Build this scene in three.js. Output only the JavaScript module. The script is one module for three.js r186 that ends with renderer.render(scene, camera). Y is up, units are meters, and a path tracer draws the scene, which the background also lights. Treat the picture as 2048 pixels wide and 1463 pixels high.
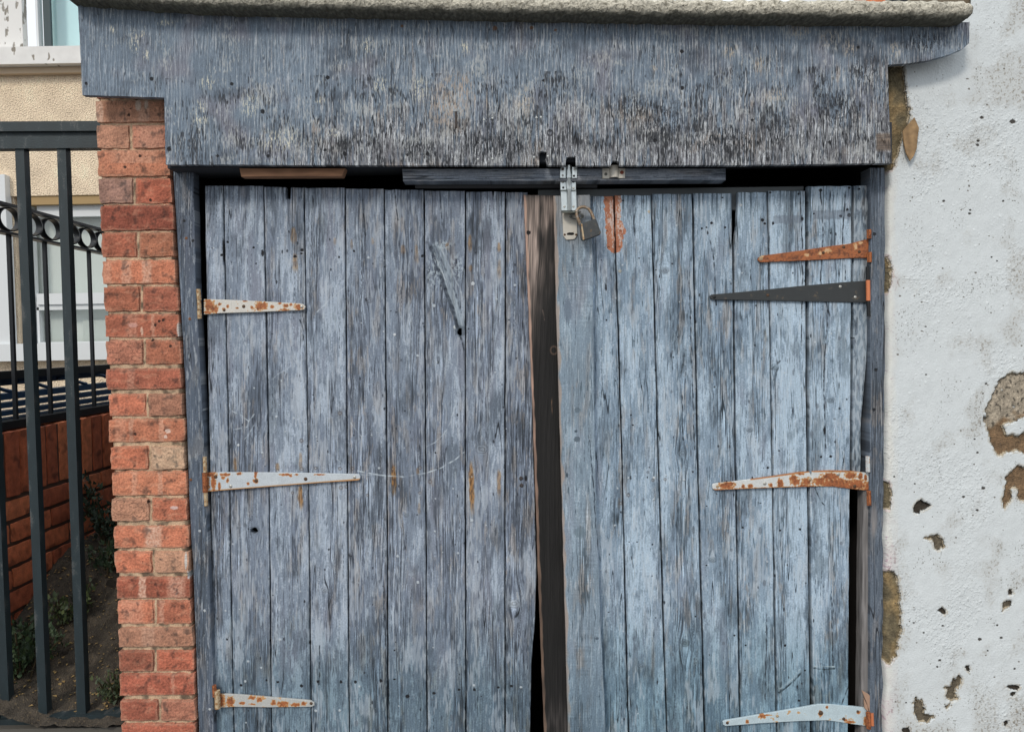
import * as THREE from 'three';
import { mergeGeometries } from 'three/addons/utils/BufferGeometryUtils.js';

// ---------------------------------------------------------------- camera, sky, sun, exposure
const F = 1550, CX = 1024, CY = 731.5;               // focal length and centre of the photograph, in its pixels
const scene = new THREE.Scene();
const camera = new THREE.PerspectiveCamera(2 * Math.atan(CY / F) * 180 / Math.PI, 2048 / 1463, 0.05, 400);
camera.rotation.order = 'YXZ';
camera.position.set(0, 1.55, 2.2);
camera.rotation.set(-0.035, 0, -0.0175);
camera.updateMatrixWorld(true);
scene.add(camera);

{ // one overcast sky
  const W = 64, H = 32, d = new Float32Array(W * H * 4);
  for (let j = 0; j < H; j++) for (let i = 0; i < W; i++) {
    const e = Math.sin(((j + 0.5) / H - 0.5) * Math.PI), L = e > 0 ? 0.92 + 0.3 * e : 0.38, o = (j * W + i) * 4;
    d[o] = L * 0.96; d[o + 1] = L * 0.995; d[o + 2] = L * 1.04; d[o + 3] = 1;
  }
  const t = new THREE.DataTexture(d, W, H, THREE.RGBAFormat, THREE.FloatType);
  t.mapping = THREE.EquirectangularReflectionMapping; t.magFilter = THREE.LinearFilter; t.minFilter = THREE.LinearFilter; t.needsUpdate = true;
  scene.background = t; scene.environment = t;
}
const sun = new THREE.DirectionalLight(0xfff4e6, 1.5);
sun.position.set(-3.4, 7.4, 7.2); sun.target.position.set(0, 1.3, 0);
sun.castShadow = true; sun.shadow.radius = 20; sun.shadow.mapSize.set(2048, 2048);
Object.assign(sun.shadow.camera, { left: -6, right: 6, top: 6, bottom: -6, near: 0.5, far: 30 });
scene.add(sun, sun.target);

const renderer = new THREE.WebGLRenderer({ antialias: true });
renderer.toneMapping = THREE.LinearToneMapping;
renderer.toneMappingExposure = 1.0;
renderer.shadowMap.enabled = true;
renderer.setSize(1024, 731);

// ---------------------------------------------------------------- helpers: points, random numbers, noise
const ROT = new THREE.Matrix4().extractRotation(camera.matrixWorld), INV = camera.matrixWorldInverse.copy(camera.matrixWorld).invert();
const ray = (px, py) => new THREE.Vector3((px - CX) / F, -(py - CY) / F, -1).applyMatrix4(ROT);
function P(px, py, z) { const d = ray(px, py), t = (z - camera.position.z) / d.z; return camera.position.clone().addScaledVector(d, t); }
function PX(px, py, x) { const d = ray(px, py), t = (x - camera.position.x) / d.x; return camera.position.clone().addScaledVector(d, t); }
const IE = INV.elements;
function proj(x, y, z, o) {
  const a = IE[0] * x + IE[4] * y + IE[8] * z + IE[12], b = IE[1] * x + IE[5] * y + IE[9] * z + IE[13], c = IE[2] * x + IE[6] * y + IE[10] * z + IE[14];
  o[0] = CX - F * a / c; o[1] = CY + F * b / c; return o;
}
function rng(s) { return () => { s |= 0; s = s + 0x6D2B79F5 | 0; let t = Math.imul(s ^ s >>> 15, 1 | s); t = t + Math.imul(t ^ t >>> 7, 61 | t) ^ t; return ((t ^ t >>> 14) >>> 0) / 4294967296; }; }
const R0 = rng(20240611);
const PERM = new Uint8Array(512), GX = new Float32Array(256), GY = new Float32Array(256);
{ const p = [...Array(256).keys()]; for (let i = 255; i > 0; i--) { const j = Math.floor(R0() * (i + 1)); [p[i], p[j]] = [p[j], p[i]]; }
  for (let i = 0; i < 512; i++) PERM[i] = p[i & 255];
  for (let i = 0; i < 256; i++) { const a = R0() * Math.PI * 2; GX[i] = Math.cos(a) * 1.5; GY[i] = Math.sin(a) * 1.5; } }
function N(x, y) {                                     // gradient noise, about -1..1
  const xf = Math.floor(x), yf = Math.floor(y), X = xf & 255, Y = yf & 255; x -= xf; y -= yf;
  const u = x * x * x * (x * (x * 6 - 15) + 10), v = y * y * y * (y * (y * 6 - 15) + 10);
  const a = PERM[X] + Y, b = PERM[X + 1] + Y, g0 = PERM[a], g1 = PERM[b], g2 = PERM[a + 1], g3 = PERM[b + 1];
  const n0 = GX[g0] * x + GY[g0] * y, n1 = GX[g1] * (x - 1) + GY[g1] * y, n2 = GX[g2] * x + GY[g2] * (y - 1), n3 = GX[g3] * (x - 1) + GY[g3] * (y - 1);
  const p = n0 + u * (n1 - n0), q = n2 + u * (n3 - n2); return p + v * (q - p);
}
function fbm(x, y, o) { let s = 0, a = 0.55; for (let i = 0; i < o; i++) { s += a * N(x, y); x = x * 2.03 + 17.3; y = y * 2.03 + 5.7; a *= 0.52; } return s; }
const sst = (a, b, x) => { x = (x - a) / (b - a); x = x < 0 ? 0 : x > 1 ? 1 : x; return x * x * (3 - 2 * x); };
const clamp = (x, a, b) => x < a ? a : x > b ? b : x;
const mix = (a, b, t) => a + (b - a) * t;
function lut(points, y) {                              // piecewise linear x(y)
  if (y <= points[0][0]) return points[0][1];
  for (let i = 1; i < points.length; i++) if (y <= points[i][0]) { const [a, b] = points[i - 1], [c, d] = points[i]; return b + (d - b) * (y - a) / (c - a); }
  return points[points.length - 1][1];
}
function inside(poly, x, y) { let r = false; for (let i = 0, j = poly.length - 1; i < poly.length; j = i++) { const [a, b] = poly[i], [c, d] = poly[j]; if ((b > y) !== (d > y) && x < (c - a) * (y - b) / (d - b) + a) r = !r; } return r; }

// ---------------------------------------------------------------- a sheet: colour and relief of one flat surface, in metres on that surface
class Sheet {
  constructor(x0, y0, x1, y1, z, W, H) {
    const a = P(x0, y0, z), b = P(x1, y1, z), c = P(x0, y1, z), d = P(x1, y0, z);
    this.wx0 = Math.min(a.x, c.x); this.wx1 = Math.max(b.x, d.x); this.wy1 = Math.max(a.y, d.y); this.wy0 = Math.min(b.y, c.y);
    Object.assign(this, { z, W, H, col: new Float32Array(W * H * 3), h: new Float32Array(W * H), rough: null });
    this.s = (1.42e-3 * (2.2 - z) / 2.2);
  }
  fill(fn) {
    const o = [0, 0], c = [0, 0, 0, 0];
    for (let j = 0; j < this.H; j++) for (let i = 0; i < this.W; i++) {
      proj(this.wx0 + (i + 0.5) / this.W * (this.wx1 - this.wx0), this.wy0 + (j + 0.5) / this.H * (this.wy1 - this.wy0), this.z, o);
      fn(o[0], o[1], c); const k = j * this.W + i;
      this.col[k * 3] = c[0]; this.col[k * 3 + 1] = c[1]; this.col[k * 3 + 2] = c[2]; this.h[k] = c[3];
    }
    return this;
  }
  // stamp: fn(dx, dy, colour-setter) over a box of half-size rx, ry photograph pixels around (X, Y)
  stamp(X, Y, rx, ry, fn) {
    const w = P(X, Y, this.z), kx = this.W / (this.wx1 - this.wx0) * this.s, ky = this.H / (this.wy1 - this.wy0) * this.s;
    const ci = (w.x - this.wx0) / (this.wx1 - this.wx0) * this.W, cj = (w.y - this.wy0) / (this.wy1 - this.wy0) * this.H;
    for (let j = Math.max(0, Math.floor(cj - ry * ky)); j <= Math.min(this.H - 1, cj + ry * ky); j++)
      for (let i = Math.max(0, Math.floor(ci - rx * kx)); i <= Math.min(this.W - 1, ci + rx * kx); i++) {
        const dx = (i + 0.5 - ci) / kx, dy = -(j + 0.5 - cj) / ky, k = j * this.W + i;
        const r = fn(dx, dy, X + dx, Y + dy); if (!r) continue;
        const [a, cr, cg, cb, dh] = r;
        if (a > 0) { this.col[k * 3] += (cr - this.col[k * 3]) * a; this.col[k * 3 + 1] += (cg - this.col[k * 3 + 1]) * a; this.col[k * 3 + 2] += (cb - this.col[k * 3 + 2]) * a; }
        if (dh) this.h[k] += dh;
      }
  }
  dot(X, Y, r, c, dh = 0, a = 1, ry = r) { this.stamp(X, Y, r * 1.5 + 1, ry * 1.5 + 1, (dx, dy, x, y) => { const d = Math.hypot(dx / r, dy / ry) + 0.25 * N(x * 0.4, y * 0.4); const m = a * (1 - sst(0.7, 1.15, d)); return m > 0.01 ? [m, ...c, dh * m] : null; }); }
  line(pts, w, c, a = 0.6, dh = 0) {
    for (let k = 1; k < pts.length; k++) {
      const [x0, y0] = pts[k - 1], [x1, y1] = pts[k], L = Math.hypot(x1 - x0, y1 - y0), mx = (x0 + x1) / 2, my = (y0 + y1) / 2;
      this.stamp(mx, my, Math.abs(x1 - x0) / 2 + w * 2, Math.abs(y1 - y0) / 2 + w * 2, (dx, dy, x, y) => {
        const t = clamp(((x - x0) * (x1 - x0) + (y - y0) * (y1 - y0)) / (L * L), 0, 1), d = Math.hypot(x - x0 - t * (x1 - x0) + 1.2 * N(x * 0.05, y * 0.05), y - y0 - t * (y1 - y0)) / w;
        const m = a * (1 - sst(0.4, 1.1, d)) * clamp(0.6 + 0.9 * N(x * 0.11 + 3, y * 0.11), 0, 1); return m > 0.01 ? [m, ...c, dh * m] : null;
      });
    }
  }
  texture() {
    const n = this.W * this.H, d = new Uint8Array(n * 4);
    for (let i = 0; i < n; i++) { for (let c = 0; c < 3; c++) d[i * 4 + c] = clamp(this.col[i * 3 + c], 0, 255); d[i * 4 + 3] = 255; }
    const t = new THREE.DataTexture(d, this.W, this.H); t.colorSpace = THREE.SRGBColorSpace; return finish(t);
  }
  bump() {
    let lo = 1e9, hi = -1e9; for (const v of this.h) { if (v < lo) lo = v; if (v > hi) hi = v; }
    const d = new Float32Array(this.W * this.H); for (let i = 0; i < d.length; i++) d[i] = (this.h[i] - lo) / (hi - lo || 1);
    this.range = hi - lo; return finish(new THREE.DataTexture(d, this.W, this.H, THREE.RedFormat, THREE.FloatType));
  }
  material(props = {}) { const map = this.texture(), bumpMap = this.bump(); this.col = this.h = null; return new THREE.MeshStandardMaterial({ map, bumpMap, bumpScale: this.range, roughness: 0.85, ...props }); }
  uv(g) { const p = g.attributes.position, a = new Float32Array(p.count * 2); for (let i = 0; i < p.count; i++) { a[i * 2] = (p.getX(i) - this.wx0) / (this.wx1 - this.wx0); a[i * 2 + 1] = (p.getY(i) - this.wy0) / (this.wy1 - this.wy0); } g.setAttribute('uv', new THREE.BufferAttribute(a, 2)); return g; }
}
function finish(t, rep) { t.magFilter = THREE.LinearFilter; t.minFilter = THREE.LinearFilter; t.wrapS = t.wrapT = rep ? THREE.RepeatWrapping : THREE.MirroredRepeatWrapping; t.needsUpdate = true; return t; }
// a repeating swatch: size metres square, fn(u, v in 0..1, out [r,g,b,h]) ; built with noise wrapped by blending
function swatch(n, size, fn, props) {
  const d = new Uint8Array(n * n * 4), hh = new Float32Array(n * n), c = [0, 0, 0, 0]; let lo = 1e9, hi = -1e9;
  for (let j = 0; j < n; j++) for (let i = 0; i < n; i++) { fn(i / n * size * 1000, j / n * size * 1000, c); const k = j * n + i; for (let q = 0; q < 3; q++) d[k * 4 + q] = clamp(c[q], 0, 255); d[k * 4 + 3] = 255; hh[k] = c[3]; lo = Math.min(lo, c[3]); hi = Math.max(hi, c[3]); }
  for (let k = 0; k < n * n; k++) hh[k] = (hh[k] - lo) / (hi - lo || 1);
  const map = finish(new THREE.DataTexture(d, n, n)); map.colorSpace = THREE.SRGBColorSpace; map.repeat.set(1 / size, 1 / size);
  const b = finish(new THREE.DataTexture(hh, n, n, THREE.RedFormat, THREE.FloatType)); b.repeat.set(1 / size, 1 / size);
  return new THREE.MeshStandardMaterial({ map, bumpMap: b, bumpScale: hi - lo, roughness: 0.9, ...props });
}

// ---------------------------------------------------------------- helpers: objects
const used = new Map();
function numbered(n) { const k = used.get(n) ?? 0; used.set(n, k + 1); return k ? n + '_' + String(k).padStart(3, '0') : n; }
function tag(o, label, category, group) { o.userData.label = label; if (category) o.userData.category = category; if (group) o.userData.group = group; return o; }
function thing(name, label, category, pos = [0, 0, 0], group) { const o = new THREE.Group(); o.name = numbered(name); o.position.set(...pos); scene.add(o); return tag(o, label, category, group); }
function obj(name, g, m, parent = scene, label) {
  if (Array.isArray(g)) g = merge(g);
  const o = new THREE.Mesh(g, m); o.name = parent === scene ? numbered(name) : name; o.castShadow = o.receiveShadow = true; parent.add(o);
  if (parent !== scene) { parent.updateMatrixWorld(true); const q = new THREE.Vector3().setFromMatrixPosition(parent.matrixWorld); o.position.sub(q); }  // geometry is given in world metres
  if (label) o.userData.label = label; return o;
}
function group(name, parent, at, label) { const o = new THREE.Group(); o.name = name; parent.add(o); parent.updateMatrixWorld(true); o.position.copy(at).sub(new THREE.Vector3().setFromMatrixPosition(parent.matrixWorld)); o.updateMatrixWorld(true); if (label) o.userData.label = label; return o; }
function struct(name, g, m) { const o = obj(name, g, m); o.userData.kind = 'structure'; return o; }
function merge(list) { return mergeGeometries(list.map((g) => { const k = g.index ? g.toNonIndexed() : g; for (const n of Object.keys(k.attributes)) if (!['position', 'normal', 'uv'].includes(n)) k.deleteAttribute(n); return k; })); }
function box(x0, x1, y0, y1, z0, z1, s = [1, 1, 1]) { const g = new THREE.BoxGeometry(x1 - x0, y1 - y0, z1 - z0, ...s); g.translate((x0 + x1) / 2, (y0 + y1) / 2, (z0 + z1) / 2); return metric(g); }
function metric(g) {                                   // uv in metres by the face's own direction
  const p = g.attributes.position, n = g.attributes.normal, a = new Float32Array(p.count * 2);
  for (let i = 0; i < p.count; i++) {
    const ax = Math.abs(n.getX(i)), ay = Math.abs(n.getY(i)), az = Math.abs(n.getZ(i));
    if (az >= ax && az >= ay) { a[2 * i] = p.getX(i); a[2 * i + 1] = p.getY(i); } else if (ax >= ay) { a[2 * i] = p.getZ(i); a[2 * i + 1] = p.getY(i); } else { a[2 * i] = p.getX(i); a[2 * i + 1] = p.getZ(i); }
  }
  g.setAttribute('uv', new THREE.BufferAttribute(a, 2)); return g;
}
// a plate with the given outline (photograph pixels seen on the plane z), its face at z, chamfered
function plate(pts, z, t, bev = 0.0012, sheet, seg = 1, holes = []) {
  const q = pts.map(([x, y]) => { const p = P(x, y, z); return new THREE.Vector2(p.x, p.y); });
  const shape = new THREE.Shape(q);
  for (const [X, Y, rx, ry, sd] of holes) { const h = []; for (let k = 0; k < 14; k++) { const a = -k / 14 * Math.PI * 2, f = 1 + 0.3 * N(Math.cos(a) * 1.3 + sd, Math.sin(a) * 1.3); const p = P(X + Math.cos(a) * rx * f, Y + Math.sin(a) * ry * f, z); h.push(new THREE.Vector2(p.x, p.y)); } shape.holes.push(new THREE.Path(h)); }
  const g = new THREE.ExtrudeGeometry(shape, { depth: t - bev, bevelEnabled: bev > 0, bevelSize: bev, bevelThickness: bev, bevelOffset: -bev, bevelSegments: seg, curveSegments: 4 });
  g.translate(0, 0, z - t); return sheet ? sheet.uv(g) : metric(g);
}
function rod(a, b, r, seg = 10) { const d = b.clone().sub(a), g = new THREE.CylinderGeometry(r, r, d.length(), seg); g.applyQuaternion(new THREE.Quaternion().setFromUnitVectors(new THREE.Vector3(0, 1, 0), d.normalize())); const m = a.clone().add(b).multiplyScalar(0.5); g.translate(m.x, m.y, m.z); return g; }
function head(X, Y, z, r, hgt = 0.0015, seg = 10) { const p = P(X, Y, z), g = new THREE.SphereGeometry(r, seg, 5, 0, Math.PI * 2, 0, Math.PI / 2); g.rotateX(Math.PI / 2); g.scale(1, 1, hgt / r); g.translate(p.x, p.y, z - 0.0002); return g; }
const plain = (r, g, b, rough = 0.6, metal = 0, more = {}) => new THREE.MeshStandardMaterial({ color: new THREE.Color().setRGB(r, g, b, THREE.SRGBColorSpace), roughness: rough, metalness: metal, ...more });

// ---------------------------------------------------------------- painted, weathered wood
// pal: light, mid, worn colours; o.wear, o.off, o.tone per board
const KN = [];                                         // knots bend the grain: [X, Y, r]
function grainX(X, Y) { let g = X; for (const [kx, ky, r] of KN) { const dx = X - kx, dy = Y - ky; if (Math.abs(dx) < 4 * r && Math.abs(dy) < 9 * r) { const e = Math.exp(-(dx * dx) / (2.6 * r * r) - (dy * dy) / (12 * r * r)); g -= dx * 0.85 * e; } } return g; }
function wood(X, Y, b, pal, c) {
  const gx = grainX(X, Y) + 5 * N(X * 0.01 + b.off, Y * 0.003) , off = b.off, off2 = b.off * 1.7 + 31;
  const r1 = N(gx * 0.16 + off, Y * 0.0055 + off2), r2 = N(gx * 0.42 + off2, Y * 0.011), r3 = N(gx * 0.95 + off, Y * 0.028 + off2);
  const broad = fbm(X * 0.013 + off, Y * 0.0045 + off2, 3), med = fbm(gx * 0.055 + off2, Y * 0.011 + off, 3), fine = N(X * 0.35, Y * 0.3), fine2 = N(gx * 0.24 + off, Y * 0.075 + off2);
  const zone = sst(0.08, 0.34, N(X * 0.024 + off, Y * 0.0021 + off2) + 0.3 * N(X * 0.07 + off2, Y * 0.007) + b.wear * 0.9 - 0.03), wear = clamp(0.65 * sst(-0.15, 0.45, broad * 1.1 + 0.35 * med + b.wear) + 0.5 * zone, 0, 1), hair = N(gx * 0.62 + off, Y * 0.009 + off2), L0 = med * 0.85 - broad * 0.22 + b.tone + 0.26 * fine2 + (0.1 + 0.3 * zone) * hair + 0.12 * fine + 0.22 * r3 * zone, light = 0.5 * sst(-0.35, 0.7, L0) + 0.4 * sst(0.18, 0.36, L0);
  const mauve = sst(0.0, 0.5, fbm(X * 0.02 + off2, Y * 0.006 + off, 2));
  const gr = 0.55 * r1 + 0.7 * r2 + 0.5 * r3;
  for (let k = 0; k < 3; k++) { let v = mix(pal.mid[k], pal.light[k], light); v = mix(v, pal.mauve[k], mauve * 0.5 * (1 - light)); v = mix(v, pal.worn[k], wear * 0.75 * (1 - 0.4 * light)); c[k] = v; }
  const bw = 0.6 * wear * sst(0.12, 0.3, N(gx * 0.07 + off2 + 3, Y * 0.014 + off) + 0.4 * hair + 0.3 * fine2 - 0.1); c[0] = mix(c[0], 140, bw); c[1] = mix(c[1], 134, bw); c[2] = mix(c[2], 130, bw);
  const amp = 0.1 + 0.22 * wear, gain = 1 + amp * gr * (0.35 + 0.75 * zone) + 0.07 * fine + 0.05 * r3 + (0.05 + 0.2 * zone) * hair + 0.07 * broad;
  c[0] *= gain; c[1] *= gain; c[2] *= gain;
  let h = 0.0005 * gr * (0.4 + wear) + 0.00012 * fine + 0.0003 * hair + 0.00025 * light;
  // chipped flecks of paler paint
  const fl = sst(0.36, 0.6, N(gx * 0.26 + off2 + 9, Y * 0.022 + off) + 0.6 * N(gx * 0.55, Y * 0.05) + 0.3 * N(X * 0.5, Y * 0.4) + 0.3 * med - 0.1);
  if (fl > 0) { for (let k = 0; k < 3; k++) c[k] = mix(c[k], pal.fleck[k], fl * 0.42); h += 0.00022 * fl; }
  // dark lost flecks
  const dk = sst(0.46, 0.7, N(gx * 0.3 + off + 40, Y * 0.024 + off2) + 0.55 * N(gx * 0.7 + 3, Y * 0.07) + 0.25 * fine + 0.4 * (wear - 0.6));
  if (dk > 0) { for (let k = 0; k < 3; k++) c[k] = mix(c[k], pal.dark[k], dk * 0.7); h -= 0.0004 * dk; }
  // drying cracks along the grain
  const cr = 1 - Math.abs(N(gx * 0.085 + off2 * 2, Y * 0.0028 + off)) * 2.2, cm = sst(0.05, 0.3, N(X * 0.03 + off, Y * 0.006 + off2 + 7) + b.crack), ck = sst(0.93, 0.985, cr) * cm;
  if (ck > 0) { for (let k = 0; k < 3; k++) c[k] = mix(c[k], pal.crack[k], ck * 0.85); h -= 0.0012 * ck; }
  const cr2 = 1 - Math.abs(N(gx * 0.2 + off * 3, Y * 0.0042 + off2)) * 2.2, ck2 = sst(0.78, 0.97, cr2) * zone * sst(-0.25, 0.15, N(X * 0.06 + off2, Y * 0.008));
  if (ck2 > 0) { for (let k = 0; k < 3; k++) c[k] = mix(c[k], pal.crack[k] + 14, ck2 * 0.75); h -= 0.0009 * ck2; }
  c[3] = h;
}
const PALL = { light: [176, 190, 206], mid: [126, 139, 156], mauve: [133, 133, 147], worn: [96, 106, 122], fleck: [198, 207, 215], dark: [74, 82, 94], crack: [30, 36, 44] };
const PALR = { light: [182, 203, 221], mid: [134, 154, 173], mauve: [145, 149, 164], worn: [100, 118, 136], fleck: [204, 216, 225], dark: [68, 84, 96], crack: [28, 38, 46] };
const PALF = { light: [108, 120, 136], mid: [88, 100, 116], mauve: [92, 96, 110], worn: [74, 84, 96], fleck: [150, 160, 170], dark: [52, 60, 70], crack: [24, 28, 34] };

// ---------------------------------------------------------------- boards of the two doors: left and right edge of each as x(y)
const Y3 = [380, 910, 1463, 1770];
const seam = (a, b, c) => [[Y3[0], a], [Y3[1], b], [Y3[2], c], [Y3[3], c + (c - b) * 0.55]];
const seamsL = [seam(409, 419, 431), seam(446, 457, 467), seam(527, 537, 543), seam(607.5, 615.5, 622), seam(690, 694, 698.5), seam(768, 773, 776), seam(848, 851, 854), seam(931, 930.5, 932), seam(1011, 1010, 1010), [[380, 1056], [600, 1060], [900, 1068], [1150, 1074], [1240, 1071], [1330, 1064], [1463, 1062], [1770, 1060]]];
const seamsR = [seam(1118, 1135, 1150), seam(1228, 1244, 1257), seam(1303, 1317, 1334), seam(1385.5, 1396, 1410), seam(1465, 1471.5, 1481), seam(1535.5, 1545, 1554), seam(1614, 1617, 1625), seam(1706, 1702.5, 1698)];
const topsL = [371, 371, 373, 375, 377, 379, 381, 383, 384], topsR = [392, 390, 387, 386, 384, 381, 371.5];
const RB = rng(77);
const boardsL = seamsL.slice(1).map((_, i) => ({ off: RB() * 90, wear: [0.0, 0.1, 0.0, 0.02, 0.28, 0.15, 0.12, 0.1, 0.45][i], tone: [0.2, 0.12, 0.22, 0.25, 0.2, 0.05, 0.05, 0.1, 0.05][i], crack: [-0.1, 0, 0, -0.1, 0.12, 0, -0.15, -0.05, 0.3][i] }));
const boardsR = seamsR.slice(1).map((_, i) => ({ off: RB() * 90 + 100, wear: [0.1, -0.05, 0.1, 0.05, 0.0, -0.1, 0.05][i], tone: [0.15, 0.3, 0.22, 0.15, 0.3, 0.42, 0.38][i], crack: [0.25, -0.05, 0.1, 0.05, -0.05, 0.0, 0.1][i] }));
KN.push([738, 601, 8], [964, 898, 12], [1027, 1207, 13], [508, 1062, 7], [1330, 541, 7], [1365, 905, 9], [1550, 735, 8], [1370, 1292, 11], [890, 600, 8], [1590, 640, 6], [812, 1030, 7], [1500, 860, 6], [650, 1180, 7], [700, 770, 6], [1282, 1330, 8], [1660, 800, 7], [1425, 1120, 7]);

const door = new Sheet(396, 355, 1752, 1505, 0, 2048, 1792);
door.fill((X, Y, c) => {
  let pal = PALL, b = boardsL[0], e = 99;
  if (X > 1085) {
    pal = PALR; b = boardsR[boardsR.length - 1];
    for (let i = 0; i < boardsR.length; i++) { const x0 = lut(seamsR[i], Y), x1 = lut(seamsR[i + 1], Y); if (X < x1 || i === boardsR.length - 1) { b = boardsR[i]; e = Math.min(X - x0, x1 - X); break; } }
  } else for (let i = 0; i < boardsL.length; i++) { const x0 = lut(seamsL[i], Y), x1 = lut(seamsL[i + 1], Y); if (X < x1 || i === boardsL.length - 1) { b = boardsL[i]; e = Math.min(X - x0, x1 - X); break; } }
  wood(X, Y, b, pal, c);
  // the damp, greener foot of the doors and grime along the joints
  const damp = sst(1180, 1420, Y + 90 * fbm(X * 0.012, Y * 0.006, 3)) * 0.62;
  c[0] *= 1 - damp * 0.42; c[1] *= 1 - damp * 0.31; c[2] *= 1 - damp * 0.29;
  const gq = fbm(X * 0.02 + b.off, Y * 0.0075 + b.off * 2, 4) + 0.25 * N(X * 0.3, Y * 0.045), grime = 0.22 * sst(0.1, 0.45, gq), worn = 0.45 * sst(0.16, 0.34, -gq + 0.3 * N(X * 0.2, Y * 0.03) - 0.05);
  c[0] = mix(c[0] * (1 - grime), pal.fleck[0] - 16, worn); c[1] = mix(c[1] * (1 - grime * 0.95), pal.fleck[1] - 16, worn); c[2] = mix(c[2] * (1 - grime * 0.92), pal.fleck[2] - 14, worn); c[3] += 0.0003 * worn - 0.0002 * grime;
  const g = 1 - 0.2 * (1 - sst(0, 4 + 3 * N(X * 0.1, Y * 0.02), e)); c[0] *= g; c[1] *= g; c[2] *= g;
  const chp = 0.7 * (1 - sst(2, 7, e + 5 * N(X * 0.16, Y * 0.035) + 2)) * sst(-0.1, 0.2, N(Y * 0.05, X * 0.2)); if (chp > 0.01) { for (let k = 0; k < 3; k++) c[k] = mix(c[k], pal.fleck[k] - 14, chp * 0.7); c[3] += 0.0003 * chp; }
  // plank ends take up water: short dark splits under the top edge
  const top = X > 1085 ? 388 : 376, t = Y - top;
  if (t < 70) { const s = sst(0.25, 0.45, N(X * 0.22, Y * 0.004 + b.off)) * (1 - sst(10, 60, t + 25 * N(X * 0.3, 3))); for (let k = 0; k < 3; k++) c[k] = mix(c[k], pal.dark[k], s * 0.7); c[3] -= 0.0008 * s; }
});
// knots
for (const [X, Y, r, col] of [[738, 601, 8, [120, 130, 146]], [964, 898, 12, [150, 160, 172]], [1027, 1207, 12, [176, 186, 194]], [1330, 541, 8, [110, 122, 134]], [1365, 905, 9, [120, 136, 150]], [1550, 735, 8, [120, 140, 156]], [1370, 1285, 9, [80, 96, 104]], [890, 600, 7, [120, 132, 146]], [812, 1030, 6, [128, 140, 152]], [1500, 860, 6, [108, 124, 138]], [1282, 1330, 7, [112, 130, 146]], [1660, 800, 7, [96, 112, 126]], [1425, 1120, 7, [110, 128, 142]], [650, 1180, 7, [140, 150, 162]]])
  door.stamp(X, Y, r * 2, r * 2, (dx, dy, x, y) => { const d = Math.hypot(dx / r, dy / (r * 0.75)) + 0.2 * N(x * 0.2, y * 0.2); if (d > 1.5) return null; const ring = 0.5 + 0.5 * Math.sin(d * 11 + N(x * 0.1, y * 0.1) * 2), m = 0.58 * (1 - sst(0.5, 1.5, d)), k = 0.62 + 0.4 * ring; return [m, col[0] * k, col[1] * k, col[2] * k, 0.0006 * ring * m - 0.0006 * sst(0.8, 1, d) * (1 - sst(1, 1.25, d))]; });
// rust runs below nails: [X, y0, y1, width, strength]
for (const [X, y0, y1, w, a] of [[601, 970, 1020, 5, 0.95], [787, 930, 992, 5.5, 0.95], [943.5, 925, 1030, 5.5, 1], [998, 940, 995, 4.5, 0.6], [470, 915, 945, 3, 0.6], [601, 905, 940, 4, 0.5], [555, 925, 943, 4, 0.6], [588, 455, 490, 6, 0.5], [590, 508, 545, 6, 0.55], [940, 470, 505, 4, 0.6], [998, 485, 505, 4.5, 0.6], [999, 520, 560, 4, 0.4], [806, 490, 510, 5, 0.5], [833, 490, 530, 4, 0.4], [942, 530, 545, 4, 0.5], [895, 485, 500, 4, 0.6], [835, 935, 950, 3, 0.5], [838, 1005, 1030, 3, 0.3], [1530, 660, 690, 3, 0.2], [1238, 995, 1020, 3, 0.2], [670, 475, 490, 3, 0.4], [745, 475, 490, 3, 0.4], [703, 478, 500, 3, 0.35]])
  door.stamp(X, (y0 + y1) / 2, w * 2, (y1 - y0) / 2 + 8, (dx, dy, x, y) => { const t = (y - y0) / (y1 - y0); if (t < -0.1 || t > 1.1) return null; const ww = w * (0.75 + 0.5 * Math.sin(clamp(t, 0, 1) * 3)), m = a * (1 - sst(0.45, 1.05, Math.abs(dx) / ww + 0.35 * N(x * 0.25, y * 0.06))) * sst(-0.1, 0.12, t) * (1 - sst(0.65, 1.1, t)); const d = sst(0.1, 0.5, N(x * 0.3, y * 0.09) + 0.2); return m > 0.01 ? [m * 0.95 * clamp(0.85 + 0.35 * N(x * 0.7, y * 0.02), 0, 1), mix(160, 92, d), mix(114, 62, d), mix(62, 36, d), 0] : null; });
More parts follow.
